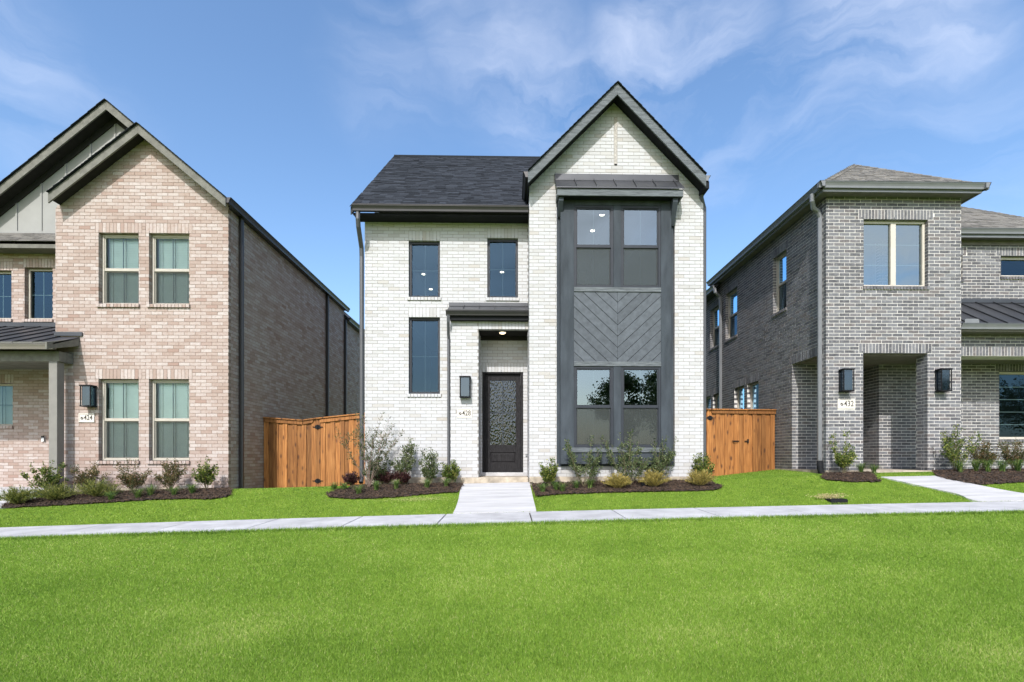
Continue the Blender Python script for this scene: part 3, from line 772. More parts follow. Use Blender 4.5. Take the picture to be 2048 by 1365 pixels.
def plaque(house, x0, x1, z0, z1, y, txt):
    p = obj('address_plaque', MB().box(x0, x1, y - .012, y + .05, z0, z1), M['stone'], house)
    r = MB(); b = .022
    r.box(x0 + b, x1 - b, y - .0155, y - .0125, z1 - b - .006, z1 - b)
    r.box(x0 + b, x0 + b + .004, y - .0155, y - .0125, z0 + b, z1 - b - .006)
    obj('border_shade', r, plaque_line, p)  # shade of the engraved border, painted as brown strips along top and left
    cu = bpy.data.curves.new('number', 'FONT'); cu.body = txt; h = (z1 - z0) * .52; cu.size = h * 1.5; cu.offset = .0012; cu.align_x = 'LEFT'; cu.extrude = .001
    tmp = bpy.data.objects.new('number', cu); COL.objects.link(tmp)
    bpy.context.view_layer.update()
    me = bpy.data.meshes.new_from_object(tmp.evaluated_get(bpy.context.evaluated_depsgraph_get()))
    bpy.data.objects.remove(tmp); me.name = 'number'
    xsv = [v.co.x for v in me.vertices]; wd = max(xsv) - min(xsv)
    tw = (x1 - x0) * .56; sx = tw / wd
    me.materials.clear(); me.materials.append(M['ink'])
    o = bpy.data.objects.new('number', me); COL.objects.link(o); o.parent = p
    zc = z0 + (z1 - z0) * .25
    o.matrix_basis = Matrix.Translation((x0 + (x1 - x0) * .34, y - .0145, zc)) @ Matrix.Rotation(math.radians(90), 4, 'X') @ Matrix.Diagonal((sx, 1, 1, 1))
    # leaf-like emblem: disc cut by a slanting gap
    cx, cz, rr = x0 + (x1 - x0) * .22, z0 + (z1 - z0) * .44, (z1 - z0) * .155
    mb = MB()
    for sg in (1, -1):
        pts = [(cx + rr * math.cos(a), cz + rr * math.sin(a)) for a in [k * 2 * math.pi / 24 for k in range(24)]]
        nx, nz = -math.sin(math.radians(40)), math.cos(math.radians(40))
        pl = clip_poly(pts, lambda q: sg * ((q[0] - cx) * nx + (q[1] - cz) * nz) - rr * .16)
        if len(pl) > 2: mb.prism([(a, y - .0145, b) for a, b in pl], (0, .002, 0))
    obj('emblem', mb, M['ink'], p)
    return p
plaque_line = plain('painted shadow line', (.30, .27, .23), .9)
build_beds()

def solid_panel(name, parent, m, pts, d, **k): return obj(name, MB().prism(pts, d), m, parent, **k)
def roof_slab(parent, name, pts, th, m, label=None):
    """slanted slab: pts = corner loop of its top face"""
    return obj(name, MB().prism(pts, (0, 0, -th)), m, parent, label=label)

# =================================================================== CENTRE: white brick house
def white_house():
    H = thing('brick_house', 'white painted brick house in the middle with steep gable and charcoal two storey bay', 'house', (0, 14, -.5))
    YM, YP, YD, YG = 11.48, 11.33, 12.1, 10.86      # main wall, porch front, door wall, gable front
    XL, XC, XR = -3.315, .42, 4.23
    pc = Pieces(); mo = MB()
    zb = -.43; zt = PZ(414, 880, 11.05) - .135
    FMm = frame_matrix((0, YM, 0), (1, 0, 0), (0, -1, 0))
    # main wall windows
    def hx(a, b, Y): return PX(a, Y), PX(b, Y)
    w1 = (*hx(816, 879.5, YM), PZ(596, 850, YM), PZ(479.5, 850, YM))
    w2 = (*hx(974.5, 1036, YM), PZ(596, 1000, YM), PZ(479.5, 1000, YM))
    w3 = (*hx(817.3, 880, YM), PZ(790, 850, YM), PZ(634.5, 850, YM))
    w1 = (w3[0], w3[1], w1[2], w1[3])
    wm = Wall((0, YM, 0), (1, 0, 0), (0, -1, 0), XL, XC, zb, zt, pc, mo, holes=[w1 + ({'lx': .0},), w2 + ({'lx': .0},), w3 + ({'lx': 0},), (-1.25, XC + .1, zb - .1, PZ(645, 950, YM), {'nolint': 1, 'nosill': 1})], thick=.2, phase=.05)
    # porch front block
    px0 = -1.346; po = (PX(957, YP), XC, zb, PZ(656.5, 1000, YP))
    zpt = PZ(636, 950, YP)
    Wall((0, YP, 0), (1, 0, 0), (0, -1, 0), px0, XC, zb, zpt, pc, mo, holes=[po + ({'lx': .0},)], thick=.15, phase=.0,
         blocks=[(PX(914, YP), PX(944.5, YP), PZ(836, 930, YP) - .01, PZ(817.6, 930, YP) + .005)])
    # porch inner pier return and right return
    Wall((po[0], 0, 0), (0, 1, 0), (1, 0, 0), YP + BD + .01, YD, zb, po[3], pc, mo, phase=.1, thick=.1)
    # door wall
    dh = (PX(964.4, YD), PX(1046.5, YD), zb, PZ(742.5, 1005, YD))
    zc = PZ(681, 1000, YD)
    wd = Wall((0, YD, 0), (1, 0, 0), (0, -1, 0), po[0], XC, zb, zc + .1, pc, mo, holes=[dh + ({'lx': .0},)], thick=.15, phase=.17)
    # gable front
    GAX, GAZ = PX(1235, YG) , PZ(213, 1235, YG)
    zge = 5.58
    slit = (PX(1228, YG), PX(1234.5, YG), PZ(331, 1231, YG), PZ(236, 1231, YG))
    bayh = (1.03, 3.60, PZ(933, 1230, YG) + .03, PZ(378, 1230, YG))
    apx, apz = PX(1235, 10.5), PZ(165, 1235, 10.5); e0x, e0z = PX(1056, 10.5), PZ(342, 1056, 10.5); e1x, e1z = PX(1412.5, 10.5), PZ(349.5, 1412.5, 10.5)
    k_ = .235 - .09; zL = e0z + (XC - e0x) * (apz - e0z) / (apx - e0x) - k_; zR = e1z + (XR - e1x) * (apz - e1z) / (apx - e1x) - k_
    Wall((0, YG, 0), (1, 0, 0), (0, -1, 0), XC, XR, PZ(953.5, 1200, YG), zge, pc, mo, holes=[bayh + ({'nolint': 1, 'nosill': 1},)],
         top=(XC, zL, apx, apz - k_, XR, zR), thick=.2, phase=.08, blocks=[slit])
    sl = obj('vertical_vent_strip', MB().box(slit[0] + .008, slit[1] - .006, YG - .001, YG + .02, slit[2] + .03, slit[3]), M['strip'], H)
    obj('vent_slot', MB().box(slit[0] + .008, slit[1] - .006, YG - .006, YG, slit[2], slit[2] + .028), M['black'], sl)
    # gable left return (narrow, faces the porch) and the gable part above the main roof
    Wall((XC, 0, 0), (0, 1, 0), (-1, 0, 0), YG + BD + .01, YM - .01, zb, zge + .2, pc, mo, phase=.12, thick=.1)
    Wall((XC, 0, 0), (0, 1, 0), (-1, 0, 0), YM, YD - .01, zb, po[3] , pc, mo, phase=.02, thick=.1)
    weeps(H)
    wall = obj('wall', mo, M['wmortar'], H)
    pc.emit('brick', M['wbrick'], wall, 'brickwork', hid=lambda c: (c[:, 2] < -.1) | (c[:, 1] > 11.0))
    # plain hidden side and back walls
    sb = MB(); sb.box(XL + .01, XL + .15, YM + .2, 22, zb - .2, zt + .1); sb.box(XR - .15, XR - .008, YG + .2, 22, zb - .2, zge + .05); sb.box(XL + .15, XR - .15, 21.8, 22, zb - .2, 6.2)
    sb.box(XC + .1, XR - .15, YD + .1, YD + .2, -.4, -.3)
    sb.prism([(XL + .01, YM + .2, zt + .05), (XL + .01, 18.7, zt + .05), (XL + .01, 15.1, 8.6)], (.12, 0, 0))
    obj('side_wall', sb, M['wbrick'], H)
    # foundation
    fd = MB(); fd.box(XL + .01, px0, YM - .015, YM + .2, -1.0, zb); fd.box(px0 - .02, XC - .002, YP - .03, YP + .2, -.95, zb - .003)
    fd.box(XC, XR, YG - .03, YG + .2, -.9, PZ(953.5, 1200, YG) - .003)
    obj('foundation', fd, M['found'], H, bevel=.012)
    st = MB(); st.box(po[0] - .35, XC - .004, 11.2, 11.30, -.85, zb - .002); st.box(po[0], XC - .006, 11.302, YD - .002, -.6, zb + .002)
    obj('stoop', st, M['found'], H, bevel=.015, label='rough concrete stoop under the front door')
    obj('door_sill', MB().box(dh[0] - .05, dh[1] + .1, YD - .14, YD - .004, zb + .004, PZ(946, 1005, YD) + .01), M['conc'], H, bevel=.006)
    # porch ceiling and its lamp
    zpc = po[3]
    obj('porch_ceiling', MB().box(po[0] - .02, XC - .002, YP + .16, YD - .002, zpc, zpc + .04).box(po[0] - .0, XC - .004, YD - .03, YD - .004, zpc - .10, zpc - .002), M['soffit'], H)
    lp = obj('porch_lamp', MB().tube([(PX(1005, 11.65), 11.68, zpc - .022), (PX(1005, 11.65), 11.68, zpc - .001)], .085, 20), M['white'], H)
    obj('lamp_lens', MB().tube([(PX(1005, 11.65), 11.68, zpc - .034), (PX(1005, 11.65), 11.68, zpc - .0225)], .06, 20), M['warm'], lp)
    # door
    fr = MB(); d0, d1, dz0, dz1 = dh[0] + .004, dh[1] - .004, PZ(946, 1005, YD), dh[3] - .004
    fw = .055
    fr.box(d0, d0 + fw, YD + .02, YD + .16, dz0, dz1); fr.box(d1 - fw, d1, YD + .02, YD + .16, dz0, dz1); fr.box(d0 + fw, d1 - fw, YD + .02, YD + .16, dz1 - fw, dz1)
    obj('door_frame', fr, M['doorw'], H, bevel=.004)
    a, b, c, d = d0 + fw + .003, d1 - fw - .003, dz0 + .01, dz1 - fw - .004
    yd = YD + .085
    gx0, gx1, gz0, gz1 = PX(980, yd), PX(1031.5, yd), PZ(890, 1005, yd), PZ(761.5, 1005, yd)
    dr = MB(); dr.box(a, gx0, yd, yd + .045, c, d); dr.box(gx1, b, yd, yd + .045, c, d); dr.box(gx0, gx1, yd, yd + .045, gz1, d)
    p0, p1 = PZ(926, 1005, yd), PZ(905.5, 1005, yd)
    dr.box(gx0, gx1, yd, yd + .045, p1, gz0); dr.box(gx0, gx1, yd, yd + .045, c, p0); dr.box(gx0, gx1, yd + .02, yd + .045, p0, p1)
    door = obj('door', dr, M['doorw'], H, bevel=.004, label='black stained front door with four rippled glass lights')
    q = .022
    obj('raised_panel', MB().add([(gx0 + q, yd + .019, p0 + q), (gx1 - q, yd + .019, p0 + q), (gx1 - q, yd + .019, p1 - q), (gx0 + q, yd + .019, p1 - q),
        (gx0 + 2*q, yd + .006, p0 + 2*q), (gx1 - 2*q, yd + .006, p0 + 2*q), (gx1 - 2*q, yd + .006, p1 - 2*q), (gx0 + 2*q, yd + .006, p1 - 2*q)],
        [(4,5,6,7),(0,1,5,4),(1,2,6,5),(2,3,7,6),(3,0,4,7)]), M['doorw'], door)
    xm, zm = (gx0 + gx1) / 2, (gz0 + gz1) / 2; t = .011
    for (A, B_, C, D) in ((gx0, xm - t, zm + t, gz1), (xm + t, gx1, zm + t, gz1), (gx0, xm - t, gz0, zm - t), (xm + t, gx1, gz0, zm - t)):
        obj('glass_light', MB().add([(A, yd + .02, C), (B_, yd + .02, C), (B_, yd + .02, D), (A, yd + .02, D)], [(0, 1, 2, 3)]), M['glassd'], door)
    obj('glazing_bar', MB().box(xm - t, xm + t, yd - .006, yd + .035, gz0, gz1).box(gx0, xm - t, yd + .002, yd + .033, zm - t, zm + t).box(xm + t, gx1, yd + .002, yd + .033, zm - t, zm + t), M['char'], door)
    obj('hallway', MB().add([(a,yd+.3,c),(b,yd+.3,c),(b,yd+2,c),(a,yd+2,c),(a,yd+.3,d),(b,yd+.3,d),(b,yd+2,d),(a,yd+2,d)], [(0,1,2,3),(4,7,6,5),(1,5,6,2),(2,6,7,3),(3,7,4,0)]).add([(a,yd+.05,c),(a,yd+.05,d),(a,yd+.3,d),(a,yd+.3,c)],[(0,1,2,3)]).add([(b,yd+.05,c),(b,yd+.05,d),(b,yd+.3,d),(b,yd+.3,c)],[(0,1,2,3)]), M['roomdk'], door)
    obj('doorbell', MB().tube([(XC - .05, 11.75, PZ(912, 1050, 11.75)), (XC - .012, 11.75, PZ(912, 1050, 11.75))], .035, 14), M['gutR'], H, smooth=True)
    # windows of the main wall
    for i, (w, lts) in enumerate(((wm.hole(wm, 0), [(-.17, 2.5), (-.17, 3.75)]), (wm.hole(wm, 1), [(.42, 2.5)]), (wm.hole(wm, 2), []))):
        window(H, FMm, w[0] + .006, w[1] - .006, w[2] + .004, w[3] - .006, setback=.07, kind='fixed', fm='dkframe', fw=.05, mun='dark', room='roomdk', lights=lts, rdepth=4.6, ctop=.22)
    # ---- bay
    ybt = YG - .022                               # flat back trim
    xb0, xb1 = PX(1113.5, ybt), PX(1347, ybt); zb0 = PZ(933, 1230, ybt); zb1 = PZ(380, 1230, ybt)
    yb = 10.72
    fx0, fx1 = PX(1121, yb), PX(1342.7, yb); fz0 = PZ(928.6, 1230, yb)
    trim = MB(); trim.box(xb0, fx0 + .0, ybt, YG + .05, zb0, zb1); trim.box(fx1, xb1, ybt, YG + .05, zb0, zb1); trim.box(fx0, fx1, ybt, YG + .05, zb0, fz0 - .002)
    bay = obj('bay', trim, M['char'], H, bevel=.004, label='charcoal bay panel with four windows and chevron planks')
    X = lambda p: PX(p, yb); Z = lambda p: PZ(p, 1235, yb)
    wl0, wl1, wr0, wr1 = X(1148), X(1227), X(1242), X(1322)
    zu0, zu1, zl0, zl1 = Z(575.4), Z(411), Z(895.6), Z(733)
    fr = MB()
    yk = YG + .05
    fr.box(fx0, wl0, yb, yk, fz0, zb1); fr.box(wr1, fx1, yb, yk, fz0, zb1)
    fr.box(wl1, wr0, yb, yk, zu0, zu1); fr.box(wl1, wr0, yb, yk, zl0, zl1)
    fr.box(wl0, wr1, yb, yk, zu1, zb1); fr.box(wl0, wr1, yb, yk, fz0, zl0)
    obj('bay_board', fr, M['char'], bay, bevel=.004)
    obj('bay_rail', MB().box(wl0, wr1, yb - .012, yk, Z(584), zu0), M['charlt'], bay, bevel=.003)
    obj('bay_rail', MB().box(wl0, wr1, yb - .012, yk, zl1, Z(723.5)), M['charlt'], bay, bevel=.003)
    obj('bay_sill', MB().box(X(1140), X(1331), yb - .03, yb - .001, Z(905), Z(895.6)), M['charlt'], bay, bevel=.003)
    # chevron planks
    cz0, cz1 = Z(723.5), Z(584); cx = X(1235.5)
    obj('plank_backing', MB().box(wl0, wr1, yb + .03, yk, cz0, cz1), M['black'], bay)
    w = .172 * 1.4142; sl_ = .93
    for side in (-1, 1):
        xa, xb_ = (wl0, cx - .002) if side < 0 else (cx + .002, wr1)
        k = -14
        while k < 16:
            # line z = zc + k*w + slope*|x-cx| (V pointing down)
            base = cz0 + .06 + k * w; g = .006
            f1 = lambda p: p[1] - (base + g + sl_ * abs(p[0] - cx)); f2 = lambda p: (base + w - g + sl_ * abs(p[0] - cx)) - p[1]
            pl = clip_poly(clip_poly([(xa, cz0), (xb_, cz0), (xb_, cz1), (xa, cz1)], f1), f2)
            if len(pl) > 2:
                ys = yb + .008 + random.uniform(-.002, .002)
                mb = MB().prism([(p[0], ys, p[1]) for p in pl], (0, .02, 0))
                obj('plank', mb, M['plank'], bay, bevel=.002)
            k += 1
    FMb = frame_matrix((0, yb, 0), (1, 0, 0), (0, -1, 0))
    for (a, b) in ((wl0, wl1), (wr0, wr1)):
        for (c, d, top) in ((zu0, zu1, True), (zl0, zl1, False)):
            window(H, FMb, a + .002, b - .002, c + .002, d - .002, setback=.012, kind='dh', fm='dkframe', fw=.05, grid=(2, 1), screen=True, glass='glassb', room='roomdk', rdepth=4.0,
                   lights=[(.85, .55), (.75, 1.35), (.45, 2.4)] if (top and a == wl0) else [], rpad=.05)
    # bay awning
    ya = 10.505
    aw = MB(); h0, h1 = PX(1108.8, YG), PX(1356.8, YG); zw = PZ(363, 1230, YG); zf = PZ(376, 1235, ya)
    ax0, ax1 = PX(1114.5, ya), PX(1366.5, ya)
    awn = obj('awning', MB().prism([(h0, YG - .03, zw), (h1, YG - .03, zw), (ax1 + .02, ya - .03, zf), (ax0 - .02, ya - .03, zf)], (0, 0, -.02)), M['metalroof'], H, label='narrow metal awning over the bay')
    obj('flashing', MB().box(h0, h1, YG - .035, YG - .008, zw - .0, PZ(350.5, 1230, YG)).box(h0, h1, YG - .045, YG - .036, zw - .01, zw + .02), M['metalroof'], awn, bevel=.004)
    for k in range(1, 6 + 1):
        f = k / 6.35 if k < 7 else 1
        if k == 6: f = .955
        xa = h0 + (h1 - h0) * (f - .0); xb_ = ax0 + (ax1 - ax0) * f
        obj('seam', MB().prism([(xa - .006, YG - .04, zw + .002), (xa + .006, YG - .04, zw + .002), (xb_ + .006, ya - .03, zf + .002), (xb_ - .006, ya - .03, zf + .002)], (0, 0, .028)), M['metalroof'], awn)
    fz_ = PZ(392, 1235, ya)
    obj('fascia', MB().box(ax0, ax1, ya, ya + .03, fz_, zf - .022).box(ax0, ax0 + .03, ya + .032, YG - .008, fz_, zf - .022).box(ax1 - .03, ax1, ya + .032, YG - .008, fz_, zf - .022), M['charlt'], awn, bevel=.003)
    obj('awning_soffit', MB().box(ax0 + .032, ax1 - .032, ya + .032, YG - .009, fz_ + .01, fz_ + .03), M['black'], awn)
    for (bx0, bx1) in ((PX(1115, YG), PX(1124, YG)), (PX(1337.5, YG), PX(1347, YG))):
        zbt = PZ(438, 1120, YG) if bx0 < 2 else PZ(455, 1340, YG)
        obj('bracket', MB().prism([(bx0, ya + .06, fz_ - .001), (bx0, ybt - .003, fz_ - .001), (bx0, ybt - .003, zbt), (bx0, ybt - .05, zbt), (bx0, ya + .06, fz_ - .08)], (bx1 - bx0, 0, 0)), M['char'], awn)
    # ---- roofs
    zl = PZ(414, 880, 11.05); yl = 11.06; rz, ry = 9.1, 15.16
    xrk = -3.49; slp = (rz - zl) / (ry - yl); ln = math.hypot(rz - zl, ry - yl)
    rf = MB(); th = .13
    rf.prism([(xrk, yl, zl), (4.3, yl, zl), (4.3, ry, rz), (xrk, ry, rz)], (0, 0, -th)); rf.prism([(xrk, ry, rz), (4.3, ry, rz), (4.3, ry + 4.1, zl), (xrk, ry + 4.1, zl)], (0, 0, -th))
    roof = obj('roof', rf, M['underlay'], H)
    sp = Pieces(); Vv = Vector((0, ry - yl, rz - zl)).normalized()
    # valley: clip to the left of the gable roof
    apx, apz = PX(1235, 10.5), PZ(165, 1235, 10.5); e0x, e0z = PX(1056, 10.5), PZ(342, 1056, 10.5); e1x, e1z = PX(1412.5, 10.5), PZ(349.5, 1412.5, 10.5)
    # gable-left-slope plane: z = e0z + s0 (x - e0x); main plane: z = zl + slp (y - yl) ; valley x(v)
    s0 = (apz - e0z) / (apx - e0x)
    v1 = (e0z - zl) / (Vv.z); vx = lambda v: e0x + max(0, (zl + Vv.z * v - e0z)) / s0
    poly = [(-.02, -.05), (XC - xrk, -.05), (XC - xrk, v1), (e0x - xrk, v1), (vx(3.4) - xrk, 3.4), (vx(ln) - xrk, ln), (-.02, ln)]
    poly = [(-.02, -.05), (XC - xrk - .05, -.05), (XC - xrk - .05, v1), (vx(2.0) - xrk + .1, 2.0), (vx(ln) - xrk + .3, ln), (-.02, ln)]
    shingle_plane(sp, (xrk, yl, zl), (1, 0, 0), Vv, poly, seed=3)
    sp.emit('shingle', M['shdark'], roof, 'shingles', hid=lambda c: c[:, 0] > .4)
    obj('ridge_cap', MB().tube([(xrk, ry, rz + .01), (4.3, ry, rz + .01)], .05, 6), M['shdark'], roof)
    obj('fascia', MB().box(xrk + .03, XC - .01, yl + .03, yl + .06, zl - .175, zl - .131), M['black'], H)
    obj('eave_soffit', MB().box(xrk + .03, XC - .01, yl + .062, YM - .008, zl - .155, zl - .131), M['black'], H)
    obj('rake_board', MB().prism([(xrk - .02, yl + .02, zl - .02), (xrk - .02, ry, rz - .02), (xrk - .02, ry, rz - .26), (xrk - .02, yl + .02, zl - .18)], (.03, 0, 0)), M['char'], H)
    gutter('gutter', M['metal'], H, (PX(703, yl - .12), yl - .115, zl + .0), (XC - .012, yl - .115, zl + .0), (0, -1, 0))
    xd = PX(717, 11.2)
    downspout(H, M['pipe'], [(PX(717, 11.1), 11.06, zl - .12), (PX(717, 11.1), 11.06, zl - .28), (PX(719, 11.2), 11.12, zl - .42), (-3.38, 11.45, zl - .75), (-3.385, 11.49, zl - .95), (-3.385, 11.49, -.45), (-3.385, 11.42, -.56)], .05)
    # gable roof
    yb_ = 16.0; y0 = 10.5
    gr = MB(); th = .10
    gr.prism([(e0x - .02, y0 + .04, e0z), (apx, y0 + .04, apz), (apx, yb_, apz), (e0x - .02, yb_, e0z)], (0, 0, -th)); gr.prism([(apx, y0 + .04, apz), (e1x + .02, y0 + .04, e1z), (e1x + .02, yb_ + 6, e1z), (apx, yb_ + 6, apz)], (0, 0, -th))
    groof = obj('gable_roof', gr, M['underlay'], H)
    # ragged shingle edge along the rake
    ed = MB()
    for (ax_, az_, bx_, bz_) in ((e0x, e0z, apx, apz), (e1x, e1z, apx, apz)):
        n = 22
        for k in range(n):
            f0, f1 = k / n, (k + 1.08) / n; j = random.uniform(0, .010)
            p0_, p1_ = (ax_ + (bx_ - ax_) * f0, az_ + (bz_ - az_) * f0), (ax_ + (bx_ - ax_) * min(f1, 1), az_ + (bz_ - az_) * min(f1, 1))
            ed.prism([(p0_[0], y0 - .045 - j, p0_[1] + .014), (p1_[0], y0 - .045 - j, p1_[1] + .002), (p1_[0], y0 + .3, p1_[1] + .002), (p0_[0], y0 + .3, p0_[1] + .014)], (0, 0, -.010))
    obj('shingle_edge', ed, M['shdark'], groof, kind='stuff')
    rb = .235
    def rake(nm, m_, ax, az, bx, bz, y, hgt, dy, parent, zo=-.015):
        return obj(nm, MB().prism([(ax, y, az + zo), (bx, y, bz + zo), (bx, y, bz - hgt), (ax, y, az - hgt)], (0, dy, 0)), m_, parent, bevel=.003)
    rake('rake_board', M['charlt'], e0x, e0z, apx, apz, y0, rb + .02, .035, H); rake('rake_board', M['charlt'], apx, apz, e1x, e1z, y0, rb + .02, .035, H)
    # soffit under the gable overhang
    so = MB()
    for (ax, az, bx, bz) in ((e0x, e0z, apx, apz), (e1x, e1z, apx, apz)):
        so.prism([(ax, y0 + .036, az - rb + .055), (bx, y0 + .036, bz - rb + .055), (bx, YG + .02, bz - rb + .055), (ax, YG + .02, az - rb + .055)], (0, 0, .02))
    so.box(e0x + .0, XC - .01, y0 + .04, YM, e0z - .27, e0z - .12)
    so.box(XR + .002, e1x - .02, y0 + .04, 22, e1z - .27, e1z - .12)
    obj('eave_soffit', so, M['black'], H)
    gutter('gutter', M['metal'], H, (e0x - .105, y0 + .02, e0z - .005), (e0x - .105, 11.72, e0z - .005), (-1, 0, 0), s=.11)
    gutter('gutter', M['gutR'], H, (e1x + .105, y0 + .02, e1z - .005), (e1x + .105, 20, e1z - .005), (1, 0, 0), s=.11)
    downspout(H, M['metal'], [(XC - .11, 11.66, e0z - .12), (XC - .11, 11.66, e0z - .34), (XC - .11, 11.56, e0z - .42)], .04)
    downspout(H, M['pipe'], [(e1x + .05, 10.75, e1z - .12), (e1x + .03, 10.85, e1z - .3), (XR + .045, 10.93, e1z - .5), (XR + .045, 10.93, -.5)], .045)
    # ---- porch roof
    yq = 11.12; zq = PZ(620.5, 980, yq)
    pr = MB(); pr.prism([(px0 - .04, YM - .02, PZ(614, 980, YM)), (XC - .004, YM - .02, PZ(614, 980, YM)), (XC - .004, yq, zq + .012), (px0 - .04, yq, zq + .012)], (0, 0, -.02))
    proof = obj('porch_roof', pr, M['metalroof'], H)
    obj('flashing', MB().box(px0 - .05, XC - .004, YM - .035, YM - .009, PZ(614, 980, YM), PZ(606.5, 980, YM)), M['metalroof'], proof, bevel=.004)
    for k in range(5):
        x = px0 + .3 + k * .35
        obj('seam', MB().prism([(x - .005, YM - .03, PZ(613, 980, YM)), (x + .005, YM - .03, PZ(613, 980, YM)), (x + .005, yq, zq + .013), (x - .005, yq, zq + .013)], (0, 0, .025)), M['metalroof'], proof)
    gutter('gutter', M['metal'], H, (px0 - .08, yq - .02, zq), (XC - .01, yq - .02, zq), (0, -1, 0), h=.11)
    obj('frieze_board', MB().box(px0, XC - .008, yq + .09, YP - .001, zq - .20, zq - .02).box(px0 - .0, XC - .006, YP + .0, YM - .01, zpt + .002, zq - .02), M['black'], H)
    downspout(H, M['pipe'], [(px0 - .03, yq + .04, zq - .1), (px0 - .03, yq + .06, zq - .25), (px0 - .045, 11.33, zq - .48), (px0 - .045, 11.38, zq - .6), (px0 - .045, 11.38, -.52)], .034)
    # lantern and address
    lantern(H, PX(930, 11.2), YP, PZ(795, 930, 11.17), PZ(752, 930, 11.17), .235, d=.15)
    plaque(H, PX(914, YP), PX(944.5, YP), PZ(836, 930, YP), PZ(817.6, 930, YP), YP, '428')
    return H
Wall.hole = lambda s, _s, i: s.H[i][:4]
white_house()

# =================================================================== LEFT: pink brick house
def pink_house():
    H = thing('brick_house', 'pinkish brick house on the left with two overlapping gables and greige trim', 'house', (-9, 14, -.7))
    YG, YR = 11.38, 12.75; XR, XL = -6.334, PX(111, 11.38)
    pc = Pieces(); mo = MB()
    zb = PZ(976, 300, YG)
    def hx(a, b, Y): return PX(a, Y), PX(b, Y)
    wins = []
    for (a, b) in ((195.5, 276.5), (296.3, 377)):
        wins.append((*hx(a, b, YG), PZ(612, 285, YG), PZ(464.5, 285, YG)))
        wins.append((*hx(a + 1.5, b + 1, YG), PZ(919, 285, YG), PZ(760, 285, YG)))
    for i in (0, 2): wins[i] = (wins[i+1][0], wins[i+1][1], wins[i][2], wins[i][3])
    ax, az = PX(275.6, 11.08), PZ(247, 275.6, 11.08); e0x, e0z = PX(95.7, 11.08), PZ(386.3, 95.7, 11.08); e1x, e1z = PX(451, 11.08), PZ(394, 451, 11.08)
    zw = 5.36
    GB = Wall((0, YG, 0), (1, 0, 0), (0, -1, 0), XL, XR, zb, zw, pc, mo, holes=[w + ({'lx': .07},) for w in wins],
         top=(XL, e0z + (XL - e0x) * (az - e0z) / (ax - e0x) - .095, ax, az - .095, XR, e1z + (XR - e1x) * (az - e1z) / (ax - e1x) - .095), thick=.2, phase=.03, sill_proud=.045,
         blocks=[(PX(157.5, YG), PX(189.5, YG), PZ(845.5, 173, YG) - .012, PZ(827, 173, YG))])
    holes = GB.H
    # side wall running back
    SW = Wall((XR, 0, 0), (0, 1, 0), (1, 0, 0), YG + BD + .01, 22.5, zb - .15, 5.62, pc, mo, thick=.12, phase=.1)
    # recessed wall: upper windows, porch window
    u1_ = (*hx(49, 105, YR), PZ(638, 77, YR), PZ(538, 77, YR)); u2_ = (*hx(-33, 23, YR), PZ(638, 0, YR), PZ(538, 0, YR)); u3_ = (*hx(-38, 25, YR), PZ(854, 0, YR), PZ(768, 0, YR))
    RW = Wall((0, YR, 0), (1, 0, 0), (0, -1, 0), -15.5, XL + .02, PZ(974, 50, YR), 5.2, pc, mo, holes=[u1_ + ({'lx': .03},), u2_ + ({'lx': .03},), u3_ + ({'lx': .03},)], thick=.2, phase=.15, sill_proud=.045)
    weeps(H)
    wall = obj('wall', mo, M['pmortar'], H)
    pc.emit('brick', M['pbrick'], wall, 'brickwork', hid=lambda c: (c[:, 2] < -.3) | (c[:, 1] > 11.5))
    sb = MB(); sb.box(XR - .15, XR - .008, 22.5, 22.7, zb, 5.6).box(XL, XR - .15, 22.5, 22.7, zb, 5.6).box(XL - .001, XL + .1, YG + .2, YR, zb, 5.4)
    sb.box(-15.5, -15.3, YR, 22.5, zb, 5.6)
    obj('side_wall', sb, M['pbrick'], H)
    fd = MB(); fd.box(XL, XR - .002, YG - .012, YG + .2, -1.3, zb - .003).box(XR - .2, XR + .012, YG + .2, 22.5, -1.4, zb - .16)
    obj('foundation', fd, M['found'], H)
    FM = frame_matrix((0, YG, 0), (1, 0, 0), (0, -1, 0)); FR = frame_matrix((0, YR, 0), (1, 0, 0), (0, -1, 0))
    for w in holes:
        window(H, FM, w[0] + .004, w[1] - .004, w[2] + .003, w[3] - .005, setback=.095, kind='dh', fm='tan', fw=.045, grid=(2, 1), mun='dark', glass='glassg', blind=True, screen=True, room='room', rdepth=.4, rpad=.03)
    for i in range(3):
        w = RW.H[i]
        window(H, FR, w[0] + .004, w[1] - .004, w[2] + .003, w[3] - .005, setback=.095, kind='fixed', fm='tan', fw=.05, grid=(2, 2), mun='pale' if i < 2 else 'dark', glass='glass', room='roomdk', blind=(i == 2))
    # front gable rakes
    y0 = 11.08; rb = .215
    def rake(ax_, az_, bx_, bz_, y, hgt, parent=H, zo=-.012): obj('rake_board', MB().prism([(ax_, y, az_ + zo), (bx_, y, bz_ + zo), (bx_, y, bz_ - hgt), (ax_, y, az_ - hgt)], (0, .035, 0)), M['trimL'], parent, bevel=.003)
    rake(e0x, e0z, ax, az, y0, rb); rake(ax, az, e1x, e1z, y0, rb)
    bx_, bz_, yb = PX(211.8, 12.7), PZ(200, 211.8, 12.7), 12.7
    sR = (bz_ - e1z) / (e1x - bx_)
    # front gable's own roof
    gr = MB(); gr.prism([(e0x - .02, y0 + .04, e0z), (ax, y0 + .04, az), (ax, 13.4, az), (e0x - .02, 13.4, e0z)], (0, 0, -.09))
    gr.prism([(ax, y0 + .04, az), (e1x + .02, y0 + .04, e1z), (e1x + .02, 19.2, e1z), (ax, 19.2, az)], (0, 0, -.09))
    zx = az
